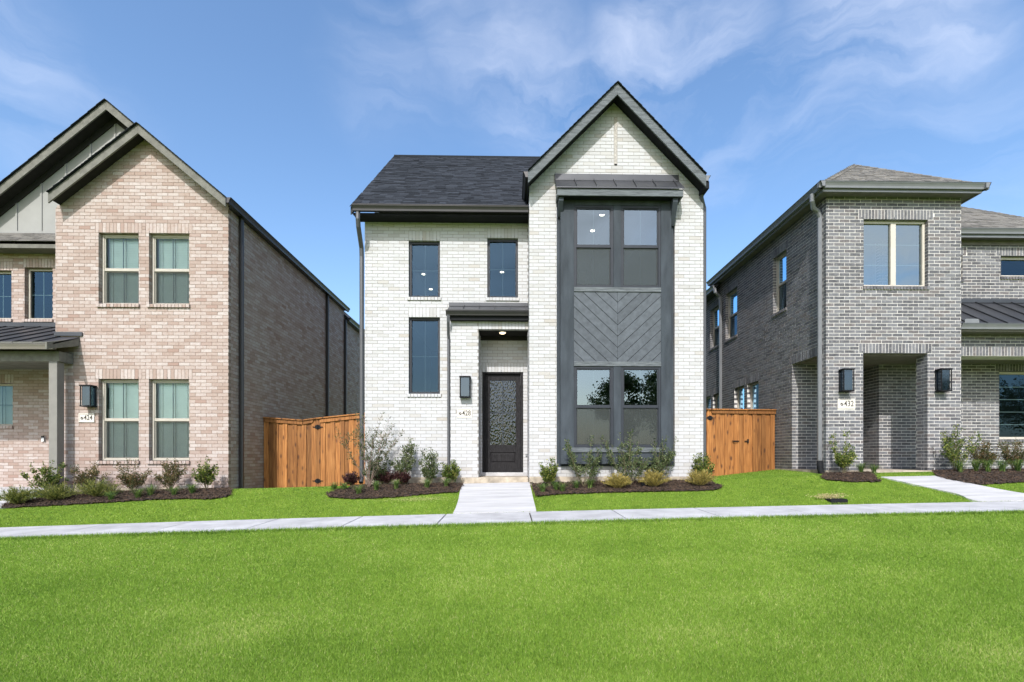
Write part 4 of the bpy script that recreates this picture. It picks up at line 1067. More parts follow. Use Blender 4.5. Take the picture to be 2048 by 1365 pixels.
    gr.prism([(bx_, yb + .04, bz_), (ax, yb + .04, az + .0), (ax, 19.2, az), (bx_, 19.2, bz_)], (0, 0, -.09))
    lx = -15.5; lz = bz_ - .83 * (bx_ - lx)
    gr.prism([(lx, yb + .04, lz), (bx_, yb + .04, bz_), (bx_, 19.2, bz_), (lx, 19.2, lz)], (0, 0, -.09))
    gr.prism([(ax, 19.2, az - .35), (e1x + .02, 19.2, e1z - .32), (e1x + .02, 23, e1z - .32), (ax, 23, az - .35)], (0, 0, -.09))
    roof = obj('roof', gr, M['shdark'], H)
    ed = MB()
    for (a0, c0, a1, c1, yy) in ((e0x, e0z, ax, az, y0), (e1x, e1z, ax, az, y0), (lx, lz, bx_, bz_, yb), (ax, az, bx_, bz_, yb)):
        n = 26
        for k in range(n):
            f0, f1 = k / n, min((k + 1.08) / n, 1); j = random.uniform(0, .01)
            p0_, p1_ = (a0 + (a1 - a0) * f0, c0 + (c1 - c0) * f0), (a0 + (a1 - a0) * f1, c0 + (c1 - c0) * f1)
            ed.prism([(p0_[0], yy - .045 - j, p0_[1] + .014), (p1_[0], yy - .045 - j, p1_[1] + .002), (p1_[0], yy + .2, p1_[1] + .002), (p0_[0], yy + .2, p0_[1] + .014)], (0, 0, -.010))
    obj('shingle_edge', ed, M['shdark'], roof, kind='stuff')
    rake(lx, lz, bx_, bz_, yb, .24); rake(bx_, bz_, ax, az, yb, .24)
    so = MB()
    for (a0, c0, a1, c1, ya, yw) in ((e0x, e0z, ax, az, y0, YG), (e1x, e1z, ax, az, y0, YG), (lx, lz, bx_, bz_, yb, 13.05), (ax, az, bx_, bz_, yb, 13.05)):
        sd = .17 if ya > 12 else .115
        so.prism([(a0, ya + .036, c0 - sd), (a1, ya + .036, c1 - sd), (a1, yw + .02, c1 - sd), (a0, yw + .02, c0 - sd)], (0, 0, .02))
        if ya > 12: so.prism([(a0, yw - .03, c0 - .17), (a1, yw - .03, c1 - .17), (a1, yw - .03, c1 - .36), (a0, yw - .03, c0 - .36)], (0, .02, 0))
    obj('eave_soffit', so, M['soffit'], H)
    # board and batten gable
    yw = 13.05
    bw = MB(); zbb = PZ(465, 60, yw)
    zr = lambda x: bz_ - .83 * abs(x - bx_) - .18
    xl_ = bx_ - (bz_ - .18 - zbb) / .83
    bw.prism([(xl_, yw, zbb), (-8.0, yw, zbb), (-8.0, yw, zr(-8.0)), (bx_, yw, bz_ - .18)], (0, .1, 0))
    sid = obj('board_siding', bw, M['trimLw'], H)
    sp_ = PX(83.2, yw) - PX(33.9, yw)
    for k in range(-2, 5):
        x = PX(33.9, yw) + k * sp_
        if x < xl_ + .1 or x > -8.0: continue
        obj('batten', MB().box(x - .022, x + .022, yw - .02, yw - .001, zbb, zr(x) - .02), M['trimLw'], sid)
    obj('trim_board', MB().box(lx, XL + .6, yw - .03, yw - .001, zbb - .05, zbb + .02), M['trimLw'], sid)
    # skirt roof over the recessed wall
    yl, zl = 12.36, PZ(482, 60, 12.36)
    zs_ = PZ(466, 60, yw)
    sk = MB().prism([(lx, yl, zl), (XL + .01, yl, zl), (XL + .01, yw, zs_), (lx, yw, zs_)], (0, 0, -.08))
    skirt = obj('skirt_roof', sk, M['underlay'], H)
    sp = Pieces(); Vv = Vector((0, yw - yl, zs_ - zl)).normalized(); ln = math.hypot(yw - yl, zs_ - zl)
    shingle_plane(sp, (lx, yl, zl), (1, 0, 0), Vv, [(0, -.04), (XL - lx, -.04), (XL - lx, ln - .1), (0, ln - .1)], seed=5)
    sp.emit('shingle', M['shtan'], skirt, 'shingles', limit=60)
    obj('fascia', MB().box(lx, XL - .006, yl + .0, yl + .03, PZ(496.5, 60, yl), zl - .03), M['trimL'], H)
    obj('eave_soffit', MB().box(lx, XL - .006, yl + .031, YR - .008, PZ(496.5, 60, yl) + .01, PZ(496.5, 60, yl) + .03), M['trimL'], H)
    obj('eave_board', MB().box(XR - .1, e1x + .004, YG + .02, 19.2, 5.621, 5.70).box(XR - .1, e1x + .004, 19.3, 22.9, 5.25, 5.36), M['metal'], H)
    # side gutter and downspouts
    gutter('gutter', M['metal'], H, (e1x + .11, y0 + .02, e1z - .0), (e1x + .11, 19.3, e1z - .0), (1, 0, 0), s=.11)
    gutter('gutter', M['metal'], H, (e1x + .11, 19.35, e1z - .33), (e1x + .11, 23, e1z - .33), (1, 0, 0), s=.11)
    for (px) in (482.5, 654.5, 690.5):
        y = YonX(px, XR + .05)
        downspout(H, M['metal'], [(XR + .055, y, e1z - .12 - (.33 if y > 19 else 0)), (XR + .055, y, gz(XR, 12.5) + .08), (XR + .12, y - .07, gz(XR, 12.5) + .02)], .052)
    # porch: roof, gutter, beam, post, slab
    yl, zl = 10.72, PZ(687, 60, 10.72); sl_ = .42
    zat = lambda y: zl + .012 + sl_ * (y - yl)
    xe = -9.62
    proof = obj('porch_roof', MB().prism([(-15.5, yl, zat(yl)), (xe, yl, zat(yl)), (xe, YG - .01, zat(YG)), (-15.5, YG - .01, zat(YG))], (0, 0, -.03))
                .prism([(-15.5, YG - .009, zat(YG)), (XL - .006, YG - .009, zat(YG)), (XL - .006, YR - .01, zat(YR)), (-15.5, YR - .01, zat(YR))], (0, 0, -.03)), M['metalroof'], H)
    obj('flashing', MB().box(-15.5, XL - .01, YR - .03, YR - .009, zat(YR), zat(YR) + .11).box(XL - .004, xe + .07, YG - .035, YG - .009, zat(YG) + .02, zat(YG) + .11).box(XL - .03, XL - .006, YG, YR - .04, zat(YG), zat(YG) + .1), M['metalroof'], proof, bevel=.004)
    x = xe - .42
    while x > -15.3:
        yt = YG - .02 if x > XL else YR - .02
        obj('seam', MB().prism([(x - .006, yt, zat(yt)), (x + .006, yt, zat(yt)), (x + .006, yl, zat(yl)), (x - .006, yl, zat(yl))], (0, 0, .032)), M['metalroof'], proof)
        x -= .42
    gutter('gutter', M['gutL'], H, (-15.5, yl - .02, zl), (xe - .02, yl - .02, zl), (0, -1, 0), h=.11)
    obj('rake_board', MB().prism([(xe, yl - .14, zl + .0), (xe, YG - .01, zat(YG) - .03), (xe, YG - .01, zat(YG) - .20), (xe, yl - .14, zl - .15)], (-.035, 0, 0)), M['trimL'], H, bevel=.003)
    zb1 = PZ(700.5, 60, 11.02); zb0 = PZ(723, 60, 11.02)
    obj('porch_beam', MB().box(-15.5, PX(125, 11.1), 11.02, 11.2, zb0, zl - .10).box(PX(112, 11.1), PX(125, 11.1) + .0, 11.2, YG - .009, zb0, zl - .10), M['trimL'], H, bevel=.004)
    obj('porch_ceiling', MB().box(-15.5, XL - .006, 11.2, YR - .009, zb0 + .12, zb0 + .15).box(-15.5, xe - .04, yl + .0, 11.019, zb1 + .09, zb1 + .11), M['trimL'], H)
    pxa, pxb = PX(97.3, 11.02), PX(114, 11.02)
    obj('porch_post', MB().box(pxa, pxb, 11.02, 11.2, -.92, zb0 - .001), M['postL'], H, bevel=.006)
    obj('porch_slab', MB().box(-15.5, XL - .0, 10.86, YR - .01, -1.15, PZ(974, 50, YR)).box(-15.5, -9.75, 10.72, 10.858, -1.2, PZ(974, 50, YR) - .17), M['conc'], H, bevel=.01)
    obj('doorbell', MB().box(PX(84.5, YR), PX(91, YR), YR - .03, YR - .001, PZ(883.5, 88, YR), PZ(872.5, 88, YR)), M['white'], H)
    obj('doorbell', MB().box(PX(84.5, YR), PX(91, YR), YR - .035, YR - .031, PZ(876, 88, YR), PZ(872.5, 88, YR)).box(PX(90, YR), PX(91.5, YR), YR - .036, YR - .031, PZ(884, 88, YR), PZ(876, 88, YR)), M['black'], H)
    lantern(H, PX(171, 11.2), YG, PZ(813.5, 168, 11.2), PZ(770, 168, 11.2), .225, d=.19)
    plaque(H, PX(158, YG), PX(189, YG), PZ(845, 173, YG), PZ(827, 173, YG), YG, '424')
pink_house()

# =================================================================== RIGHT: grey brick house
def grey_house():
    H = thing('brick_house', 'dark grey brick house on the right with low hipped roofs and a pale mortar grid', 'house', (9, 14, -.3))
    YG, YR, YB = 11.22, 12.62, 11.58; XL = 7.18; XR = PX(1922.5, YG)
    global JT
    JT = .0125
    pc = Pieces(); mo = MB(); zb = PZ(941, 1700, YG)
    ztop = PZ(384, 1780, YG)
    zc = PZ(705.5, 1780, YG)
    fw = (PX(1727.4, YG), PX(1856, YG), PZ(573, 1790, YG), PZ(440, 1790, YG))
    fo = (PX(1726.5, YG), PX(1855, YG), zb, zc)
    F = Wall((0, YG, 0), (1, 0, 0), (0, -1, 0), XL, XR, zb, ztop, pc, mo, holes=[fw + ({'lx': .12},), fo + ({'lx': .1},)], thick=.3, phase=.06,
             blocks=[(PX(1675.5, YG), PX(1710, YG), PZ(818, 1690, YG) - .01, PZ(798, 1690, YG))])
    zc = F.H[1][3]
    # right pillar's inner reveal and left pier reveals
    Wall((fo[1], 0, 0), (0, 1, 0), (-1, 0, 0), YG + BD + .01, YG + .32, zb, zc, pc, mo, phase=.07, thick=.05)
    Wall((XR, 0, 0), (0, 1, 0), (1, 0, 0), YG + BD + .01, YR, zc + .0, ztop, pc, mo, phase=.07, thick=.1)
    # side wall
    def sy(a): return YonX(a, XL)
    A = (sy(1572.5), sy(1546), 3.95, 5.48, {'lx': .1}); Bq = (sy(1474.2), sy(1451), 3.95, 5.48, {'lx': .1}); Cq = (sy(1440), sy(1420.5), 3.95, 5.3, {'lx': .1})
    SO = (sy(1643.5), sy(1584), zb, 2.41, {'lx': .12})
    lows = [(sy(1517), sy(1494.4), .6, 2.24, {'lx': .1}), (sy(1488), sy(1468.6), .6, 2.24, {'lx': .1}), (sy(1438.7), sy(1425.8), .6, 2.24, {'lx': .1}), (sy(1421), sy(1406.4), .6, 2.24, {'lx': .1})]
    S = Wall((XL, 0, 0), (0, 1, 0), (-1, 0, 0), YG + BD + .01, 21.5, zb, ztop, pc, mo, holes=[A, Bq, Cq, SO] + lows, thick=.25, phase=.02)
    # recessed front wall with alcove
    xa0, xa1 = 8.02, PX(1758, YR)
    uw = (PX(2002, YR), PX(2002, YR) + 1.6, PZ(556, 2020, YR), PZ(513, 2020, YR)); sw = (10.9, PX(1925.2, YR), PZ(558, 1924, YR), PZ(512, 1924, YR))
    lw = (PX(1998.5, YR), PX(1998.5, YR) + 1.7, PZ(879, 2020, YR), PZ(744.5, 2020, YR))
    R = Wall((0, YR, 0), (1, 0, 0), (0, -1, 0), xa1, 16.5, zb, PZ(468, 2000, YR), pc, mo, holes=[uw + ({'lx': .12},), sw + ({'lx': .1},), lw + ({'lx': .1},)], thick=.25, phase=.1)
    Wall((0, S.H[3][1] - .004, 0), (1, 0, 0), (0, -1, 0), XL + BD + .004, xa0, zb, 2.6, pc, mo, thick=.2, phase=.03)
    Wall((xa1, 0, 0), (0, 1, 0), (-1, 0, 0), YR + BD + .01, YR + 1.6, zb, 2.6, pc, mo, thick=.1, phase=.1)
    Wall((xa0, 0, 0), (0, 1, 0), (1, 0, 0), YR + BD, YR + 1.6, zb, 2.6, pc, mo, thick=.1, phase=.1)
    Wall((0, YR + 1.6, 0), (1, 0, 0), (0, -1, 0), xa0, xa1, zb, 2.6, pc, mo, thick=.1, phase=.1)
    # porch beam to the right
    zb0 = PZ(712.5, 1990, YB)
    Bm = Wall((0, YB, 0), (1, 0, 0), (0, -1, 0), XR - .05, 16.5, zb0, PZ(668, 1990, YB), pc, mo, thick=.45, phase=.1, blocks=[(XR, 16.5, zb0, zb0 + 3 * CH)])
    wall = None
    x = XR
    while x < 16.4:
        pc.add((x + CH / 2, YB + BD / 2, zb0 + 1.5 * CH), (CH / 2 - JT / 2, 0, 0), (0, 0, 1.5 * CH - JT / 2), (0, -BD / 2, 0)); x += CH
    weeps(H)
    wall = obj('wall', mo, M['gmortar'], H)
    pc.emit('brick', M['gbrick'], wall, 'brickwork', hid=lambda c: (c[:, 2] < .1) | (c[:, 1] > 11.3))
    obj('side_wall', MB().box(XL + .2, 16.5, 21.5, 21.7, zb, 5.8).box(16.4, 16.5, YR, 21.5, zb, 5.6), M['gbrick'], H)
    obj('foundation', MB().box(XL, fo[0] - .1, YG - .014, YG + .3, -.9, zb - .003).box(fo[1] + .06, XR, YG - .014, YG + .3, -.9, zb - .003).box(XL - .012, XL + .2, YG + .3, 21.5, -1, zb - .003).box(XR, 16.5, YR - .014, YR + .2, -.9, zb - .003), M['found'], H)
    obj('stoop', MB().box(fo[0] - .1, fo[1] + .06, YG - .08, YG + .299, -.9, zb - .006).box(XL + .2, XR - .3, YG + .3, YR + 1.6, -.9, zb - .004), M['found'], H, bevel=.015)
    obj('porch_ceiling', MB().box(XL + .25, XR, YG + .3, YR + 1.6, zc + .0, zc + .05).box(XL + .01, XL + .25, SO[0], YG + .33, zc + .002, zc + .05).box(XR, 16.5, YB + .02, YR - .01, zb0 + .003, zb0 + .04), M['soffR'], H)
    obj('porch_ceiling', MB().box(fo[0] + .0, fo[1] - .0, YG + .1, YG + .299, zc - .03, zc - .002).box(XL + .1, XL + .24, SO[0] + .01, SO[1] - .01, F.H[1][3] - .02, F.H[1][3] - .003), M['soffR'], H)
    FM = frame_matrix((0, YG, 0), (1, 0, 0), (0, -1, 0)); FR = frame_matrix((0, YR, 0), (1, 0, 0), (0, -1, 0)); FS = frame_matrix((XL, 0, 0), (0, 1, 0), (-1, 0, 0))
    w = F.H[0]
    window(H, FM, w[0] + .004, w[1] - .004, w[2] + .003, w[3] - .005, setback=.085, kind='mull', mull=PX(1786, YG + .09), fm='tanR', fw=.055, grid=(1, 3), mun='pale', glass='glassr', room='room', rdepth=1.6)
    for i in (0, 1, 2): 
        w = S.H[i]; window(H, FS, w[0] + .004, w[1] - .004, w[2] + .003, w[3] - .005, setback=.10, kind='dh', fm='tan', fw=.05, grid=(1, 1), room='roomdk', screen=True, rdepth=1.0)
    for i in (4, 5, 6, 7):
        w = S.H[i]; window(H, FS, w[0] + .004, w[1] - .004, w[2] + .003, w[3] - .005, setback=.10, kind='fixed', fm='tan', fw=.05, grid=(1, 1), room='roomdk', rdepth=1.0, rpad=.1)
    for i, g in ((0, (1, 1)), (1, (1, 1)), (2, (1, 5))):
        w = R.H[i]; window(H, FR, w[0] + .004, w[1] - .004, w[2] + .003, w[3] - .005, setback=.09, kind='fixed', fm='tanR', fw=.06, grid=g, mun='pale', room='roomdk', rdepth=1.2)
    # hip roof over the projecting part and the long side
    ze = PZ(360, 1650, 10.86) - .01; x0, x1, y0 = 6.82 + .1, 10.66 - .1, 10.96
    s = 1.95; apx, apy, apz = 9.0, y0 + s, ze + .8 * s
    yb = 17.25
    rr = MB()
    def sl(a): rr.prism(a, (0, 0, -.08))
    sl([(x0, y0, ze), (x1, y0, ze), (apx, apy, apz)])
    sl([(x0, y0, ze), (apx, apy, apz), (apx, yb, apz), (x0, yb, ze)])
    sl([(x1, y0, ze), (x1, yb, ze), (apx, yb, apz), (apx, apy, apz)])
    roof = obj('roof', rr, M['underlay'], H)
    sp = Pieces()
    Vv = Vector((0, s, apz - ze)).normalized(); ln = math.hypot(s, apz - ze)
    shingle_plane(sp, (x0, y0, ze), (1, 0, 0), Vv, [(0, 0), (x1 - x0, 0), (apx - x0, ln)], seed=11)
    wx = apx - x0; Vl = Vector((wx, 0, apz - ze)).normalized(); ll = math.hypot(wx, apz - ze)
    shingle_plane(sp, (x0, yb, ze), (0, -1, 0), Vl, [(0, 0), (yb - y0, 0), (yb - apy, ll), (0, ll)], seed=12)
    # second hip, front slope
    y2, z2 = 12.38, PZ(455, 1985, 12.28) - .01; xc = 15.1; r2 = 2.6
    rr2 = MB(); rr2.prism([(XR + .1, y2, z2), (xc, y2, z2), (xc - r2, y2 + r2, z2 + .8 * r2), (XR + .1, y2 + r2, z2 + .8 * r2)], (0, 0, -.08))
    rr2.prism([(xc, y2, z2), (xc, 21, z2), (xc - r2, 21, z2 + .8 * r2), (xc - r2, y2 + r2, z2 + .8 * r2)], (0, 0, -.08))
    roof2 = obj('roof', rr2, M['underlay'], H)
    Vv = Vector((0, 1, .8)).normalized(); l2 = r2 * math.hypot(1, .8)
    shingle_plane(sp, (XR + .1, y2, z2), (1, 0, 0), Vv, [(0, 0), (xc - XR - .1, 0), (xc - XR - .1 - r2, l2), (0, l2)], seed=13)
    sp.emit('shingle', M['shtan'], roof, 'shingles')
    hc = MB()
    for (a, b) in (((x0, y0, ze), (apx, apy, apz)), ((x1, y0, ze), (apx, apy, apz)), ((apx, apy, apz), (apx, yb, apz))):
        a, b = Vector(a), Vector(b); n = max(2, int((b - a).length / .2))
        for k in range(n):
            p = a + (b - a) * (k / n); q = a + (b - a) * min((k + 1.15) / n, 1); o = Vector((0, 0, .018)); o2 = Vector((0, 0, .03))
            side = (b - a).normalized().cross(Vector((0, 0, 1))).normalized() * .11
            hc.add([p + side + o - Vector((0,0,.05)), p + o2, p - side + o - Vector((0,0,.05)), q + side + o - Vector((0,0,.06)), q + o, q - side + o - Vector((0,0,.06))], [(0, 3, 4, 1), (1, 4, 5, 2), (0, 1, 2), (3, 5, 4)])
    obj('ridge_cap', hc, M['shtan'], roof, kind='stuff')
    # boxed eaves
    zsf = ztop - .0
    obj('fascia', MB().box(x0 + .02, x1 - .02, y0 + .0, y0 + .03, ze - .19, ze - .03).box(x0 + .02, x0 + .05, y0 + .031, yb, ze - .19, ze - .03).box(x1 - .05, x1 - .02, y0 + .031, 12.3, ze - .19, ze - .03), M['gutR'], H)
    obj('eave_soffit', MB().box(x0 + .051, x1 - .051, y0 + .031, YG - .008, ze - .17, ze - .15).box(x0 + .051, XL - .008, YG - .008, yb, ze - .17, ze - .15).box(XR + .008, x1 - .051, YG - .008, 12.3, ze - .17, ze - .15)
        .box(XL - .01, XR + .01, YG - .03, YG - .009, ztop - .02, ze - .171).box(XL - .03, XL - .009, YG, yb, ztop - .02, ze - .171), M['soffR'], H)
    gutter('gutter', M['gutR'], H, (x0 - .1, y0 - .1, ze), (x1 + .1, y0 - .1, ze), (0, -1, 0), h=.13)
    gutter('gutter', M['gutR'], H, (x0 - .1, y0 - .1, ze), (x0 - .1, yb, ze), (-1, 0, 0), h=.13)
    gutter('gutter', M['gutR'], H, (x1 + .1, y0 - .1, ze), (x1 + .1, 12.6, ze), (1, 0, 0), h=.13)
    # lower rear roof eave on the side
    zr = ze - .28
    rr3 = MB(); rr3.prism([(x0, 16.75, zr), (x0, 21.5, zr), (apx, 21.5, zr + 1.6), (apx, 16.75, zr + 1.6)], (0, 0, -.08)).box(x0 + .03, XL - .01, 17.0, 21.4, zr - .18, zr - .15)
    obj('roof', rr3, M['underlay'], H)
    gutter('gutter', M['gutR'], H, (x0 - .1, 16.75, zr), (x0 - .1, 21.5, zr), (-1, 0, 0), h=.13)
    # recessed part eave
    obj('fascia', MB().box(XR + .02, 16.5, y2 + .0, y2 + .03, z2 - .2, z2 - .03), M['gutR'], H)
    obj('eave_soffit', MB().box(XR + .02, 16.5, y2 + .031, YR - .008, z2 - .18, z2 - .16).box(XR + .02, 16.5, YR - .03, YR - .009, z2 - .3, z2 - .181), M['soffR'], H)
    gutter('gutter', M['gutR'], H, (XR + .01, y2 - .1, z2), (16.5, y2 - .1, z2), (0, -1, 0))
    # metal porch roof
    yq = 11.28; zq = PZ(646.5, 1985, 11.18); zw = PZ(607, 1985, YR)
    proof = obj('porch_roof', MB().prism([(XR + .008, YR - .01, zw), (16.5, YR - .01, zw), (16.5, yq, zq + .01), (XR + .008, yq, zq + .01)], (0, 0, -.03)), M['metalroof'], H)
    obj('flashing', MB().box(XR + .008, 16.5, YR - .035, YR - .009, zw, PZ(599, 1985, YR)), M['metalroof'], proof, bevel=.004)
    x = XR + .22
    while x < 16.3:
        obj('seam', MB().prism([(x - .007, YR - .03, zw), (x + .007, YR - .03, zw), (x + .007, yq, zq + .01), (x - .007, yq, zq + .01)], (0, 0, .035)), M['metalroof'], proof); x += .47
    gutter('gutter', M['gutR'], H, (XR + .008, yq - .1, zq), (16.5, yq - .1, zq), (0, -1, 0))
    obj('splash_guard', MB().prism([(XR + .05, yq - .1, zq + .002), (XR + .38, yq - .1, zq + .002), (XR + .38, yq - .1, zq + .075), (XR + .35, yq - .1, zq + .095), (XR + .08, yq - .1, zq + .095), (XR + .05, yq - .1, zq + .075)], (0, .004, 0)), M['gutR'], H)
    obj('fascia', MB().box(XR + .008, 16.5, yq + .0, yq + .03, zq - .17, zq - .03).box(XR + .008, 16.5, yq + .031, YB - .009, zq - .165, zq - .14).box(XR + .008, 16.5, YB - .03, YB - .009, PZ(672, 1990, YB), zq - .166), M['soffR'], H)
    # downspouts
    zg = ze - .12
    def dp(pts): downspout(H, M['gutR'], pts, .052)
    dp([(6.86, 11.22, zg), (6.86, 11.22, zg - .16), (6.93, 11.29, zg - .28), (7.06, 11.33, zg - .34), (XL - .055, 11.36, zg - .46), (XL - .055, 11.36, zg - .6), (XL - .055, 11.36, -.05)])
    obj('drain_boot', MB().tube([(XL - .055, 11.36, -.06), (XL - .055, 11.35, -.22), (XL - .05, 11.33, -.30), (XL - .03, 11.26, -.40)], .068, 10), M['black'], H, smooth=True)
    y = YonX(1441.5, XL - .05); dp([(x0 - .04, y - .1, zr - .12), (x0 - .02, y - .1, zr - .25), (XL - .1, y, zr - .36), (XL - .055, y, zr - .5), (XL - .055, y, -.4)])
    obj('dryer_vent', MB().prism([(XL - .01, YonX(1405, XL), 1.98 + 1.2), (XL - .01, YonX(1410.5, XL), 1.98 + 1.2), (XL - .01, YonX(1410.5, XL), 2.2 + 1.2)], (-.1, 0, 0)), M['gutR'], H)
    # lanterns, plaque
    lantern(H, PX(1697, 11.05), YG, PZ(782.5, 1697, 11.03), PZ(737, 1697, 11.03), .24, d=.19)
    lantern(H, PX(1892, 11.05), YG, PZ(782.5, 1892, 11.03), PZ(737, 1892, 11.03), .24, d=.19)
    plaque(H, PX(1675.5, YG), PX(1710, YG), PZ(818, 1690, YG), PZ(798, 1690, YG), YG, '432')
grey_house()

# =================================================================== cedar fences
def fence(label, x0, x1, Y, top, bot, gate_x, hinge, latch_x=None, loc=None):
    """board-on-board privacy fence; gate_x = (xa, xb) range of the gate"""
    F = thing('wooden_fence', label, 'fence', ((x0 + x1) / 2, Y, bot((x0 + x1) / 2)))
    gate = None
    gb = MB()
    for zz in (.25, 1.0, 1.55):
        xa, xb = gate_x; gb.prism([(xa + .01, Y + .045, bot(xa) + zz), (xb - .01, Y + .045, bot(xb) + zz), (xb - .01, Y + .045, bot(xb) + zz + .09), (xa + .01, Y + .045, bot(xa) + zz + .09)], (0, .035, 0))
    gate = obj('gate', gb, M['cedar'], F, label='wooden gate of the fence with black iron hinges')
    pitch = .122; x = x0; k = 0
    pm = bpy.data.meshes.new('picket'); b = MB().box(-.5, .5, -.5, .5, -.5, .5); pm.from_pydata(b.v, [], b.f); pm.materials.append(M['cedar'])
    while x < x1 - .03:
        w = pitch * random.uniform(.93, 1.07); ww = w + (.022 if k % 2 else -.006); xm = x + w / 2
        dy = -.010 if k % 2 == 0 else .010
        inn = gate_x[0] < xm < gate_x[1]
        zt, zb_ = top(xm) - .03, bot(xm) + random.uniform(-.01, .01)
        if abs(xm - hinge) < pitch * .55: zt = top(xm) + .0; dy = -.016
        o = bpy.data.objects.new('picket', pm); COL.objects.link(o); o.parent = gate if inn else F
        ww = min(ww, w - .004) if dy < 0 else ww
        Mx = Matrix.Translation((xm, Y + dy, (zt + zb_) / 2)) @ Matrix.Diagonal((ww, .017, zt - zb_, 1))
        if not inn: o.matrix_parent_inverse = Matrix.Translation(-Vector(F.location))
        o.matrix_basis = Mx
        x += w; k += 1
    # trim and cap between the breaks
    stops = sorted({x0, x1, gate_x[0], gate_x[1]} | set(KINK.get(label[:5], [])))
    for a, b in zip(stops[:-1], stops[1:]):
        if b - a < .05: continue
        par = gate if gate_x[0] - .01 <= (a + b) / 2 <= gate_x[1] + .01 else F
        a_, b_ = a + .006, b - .006
        ca = .06 if abs(a - hinge) < .3 else 0; cb = .06 if abs(b - hinge) < .3 else 0
        ga = .07 if abs(a - hinge) < .3 else 0; gb_ = .07 if abs(b - hinge) < .3 else 0
        obj('trim_board', MB().prism([(a_ + ga, Y - .045, top(a) - .035 - ca * .6), (a_ + ga + ca, Y - .045, top(a) - .032), (b_ - gb_ - cb, Y - .045, top(b) - .032), (b_ - gb_, Y - .045, top(b) - .035 - cb * .6), (b_ - gb_ - cb * .4, Y - .045, top(b) - .125), (a_ + ga + ca * .4, Y - .045, top(a) - .125)], (0, .022, 0)), M['cedar'], par, bevel=.002)
        obj('cap_rail', MB().prism([(a_, Y - .075, top(a) - .03), (b_, Y - .075, top(b) - .03), (b_, Y - .075, top(b)), (a_, Y - .075, top(a))], (0, .14, 0)), M['cedar'], par, bevel=.003)
    for hz in (bot(hinge) + (top(hinge) - bot(hinge)) * .87, bot(hinge) + (top(hinge) - bot(hinge)) * .12):
        m = MB(); y = Y - .034
        for sx in (-1, 1):
            m.prism([(hinge + sx * .02, y, hz - .055), (hinge + sx * .065, y, hz - .035), (hinge + sx * .075, y, hz - .008), (hinge + sx * .13, y, hz - .010), (hinge + sx * .13, y, hz + .010), (hinge + sx * .075, y, hz + .008), (hinge + sx * .065, y, hz + .035), (hinge + sx * .02, y, hz + .055)][::sx], (0, .006, 0))
        m.tube([(hinge, y - .002, hz - .06), (hinge, y - .002, hz + .06)], .018, 8)
        obj('hinge', m, M['black'], gate)
    if latch_x:
        z = bot(latch_x) + (top(latch_x) - bot(latch_x)) * .5
        obj('latch', MB().box(latch_x - .09, latch_x + .02, Y - .05, Y - .03, z - .01, z + .012).box(latch_x - .014, latch_x + .014, Y - .055, Y - .03, z - .055, z + .055), M['black'], gate)
        obj('handle', MB().tube([(latch_x - .40, Y - .03, z + .005), (latch_x - .38, Y - .06, z - .01), (latch_x - .33, Y - .07, z - .028), (latch_x - .28, Y - .06, z - .01), (latch_x - .25, Y - .03, z + .005)], .01, 6).box(latch_x - .42, latch_x - .23, Y - .036, Y - .028, z - .006, z + .016), M['black'], gate)
    pb = MB()
    for xx in (x0 + .06, x1 - .06): pb.box(xx - .045, xx + .045, Y + .05, Y + .14, bot(xx) - .1, top(xx) - .06)
    obj('fence_post', MB().box(x0 + .015, x0 + .105, Y + .05, Y + .14, bot(x0) - .1, top(x0) - .06), M['cedar'], F)
    obj('fence_post', MB().box(x1 - .105, x1 - .015, Y + .05, Y + .14, bot(x1) - .1, top(x1) - .06), M['cedar'], F)
    obj('fence_rail', MB().prism([(x0, Y + .02, bot(x0) + 1.2), (x1, Y + .02, bot(x1) + 1.2), (x1, Y + .02, bot(x1) + 1.29), (x0, Y + .02, bot(x0) + 1.29)], (0, .024, 0)), M['cedar'], F)
    return F
YF = 12.98
fx = lambda p: PX(p, YF)
tp = ([-6.34, fx(606), fx(640), -3.2], [PZ(834.5, 527, YF), PZ(840, 606, YF), PZ(835.5, 640, YF), PZ(822, 727, YF)])
bt = ([-6.34, fx(606), fx(640), -3.2], [PZ(979, 540, YF), PZ(983, 606, YF), PZ(979, 640, YF), PZ(968, 727, YF)])
KINK = {'low s': [], 'taller'[:5]: []}
KINK['honey'] = [fx(606)]
fence('honey coloured cedar board fence between the pink and the white house', -6.322, -3.2, YF, lambda x: float(np.interp(x, *tp)), lambda x: float(np.interp(x, *bt)), (fx(634), -3.2), fx(636.3))
YF2 = 13.36
gx_ = lambda p: PX(p, YF2)
tp2 = ([4.2, 7.2], [PZ(817.5, 1405, YF2), PZ(819.5, 1552, YF2)]); bt2 = ([gx_(1400), gx_(1434), gx_(1494), 7.2], [PZ(960, 1405, YF2), PZ(957, 1434, YF2), PZ(947, 1494, YF2), PZ(939, 1552, YF2)])
fence('reddish cedar board fence between the white and the grey house with a gate latch', gx_(1395), 7.165, YF2, lambda x: float(np.interp(x, *tp2)), lambda x: float(np.interp(x, *bt2)), (gx_(1416), gx_(1494.5)), gx_(1419), gx_(1494.5))

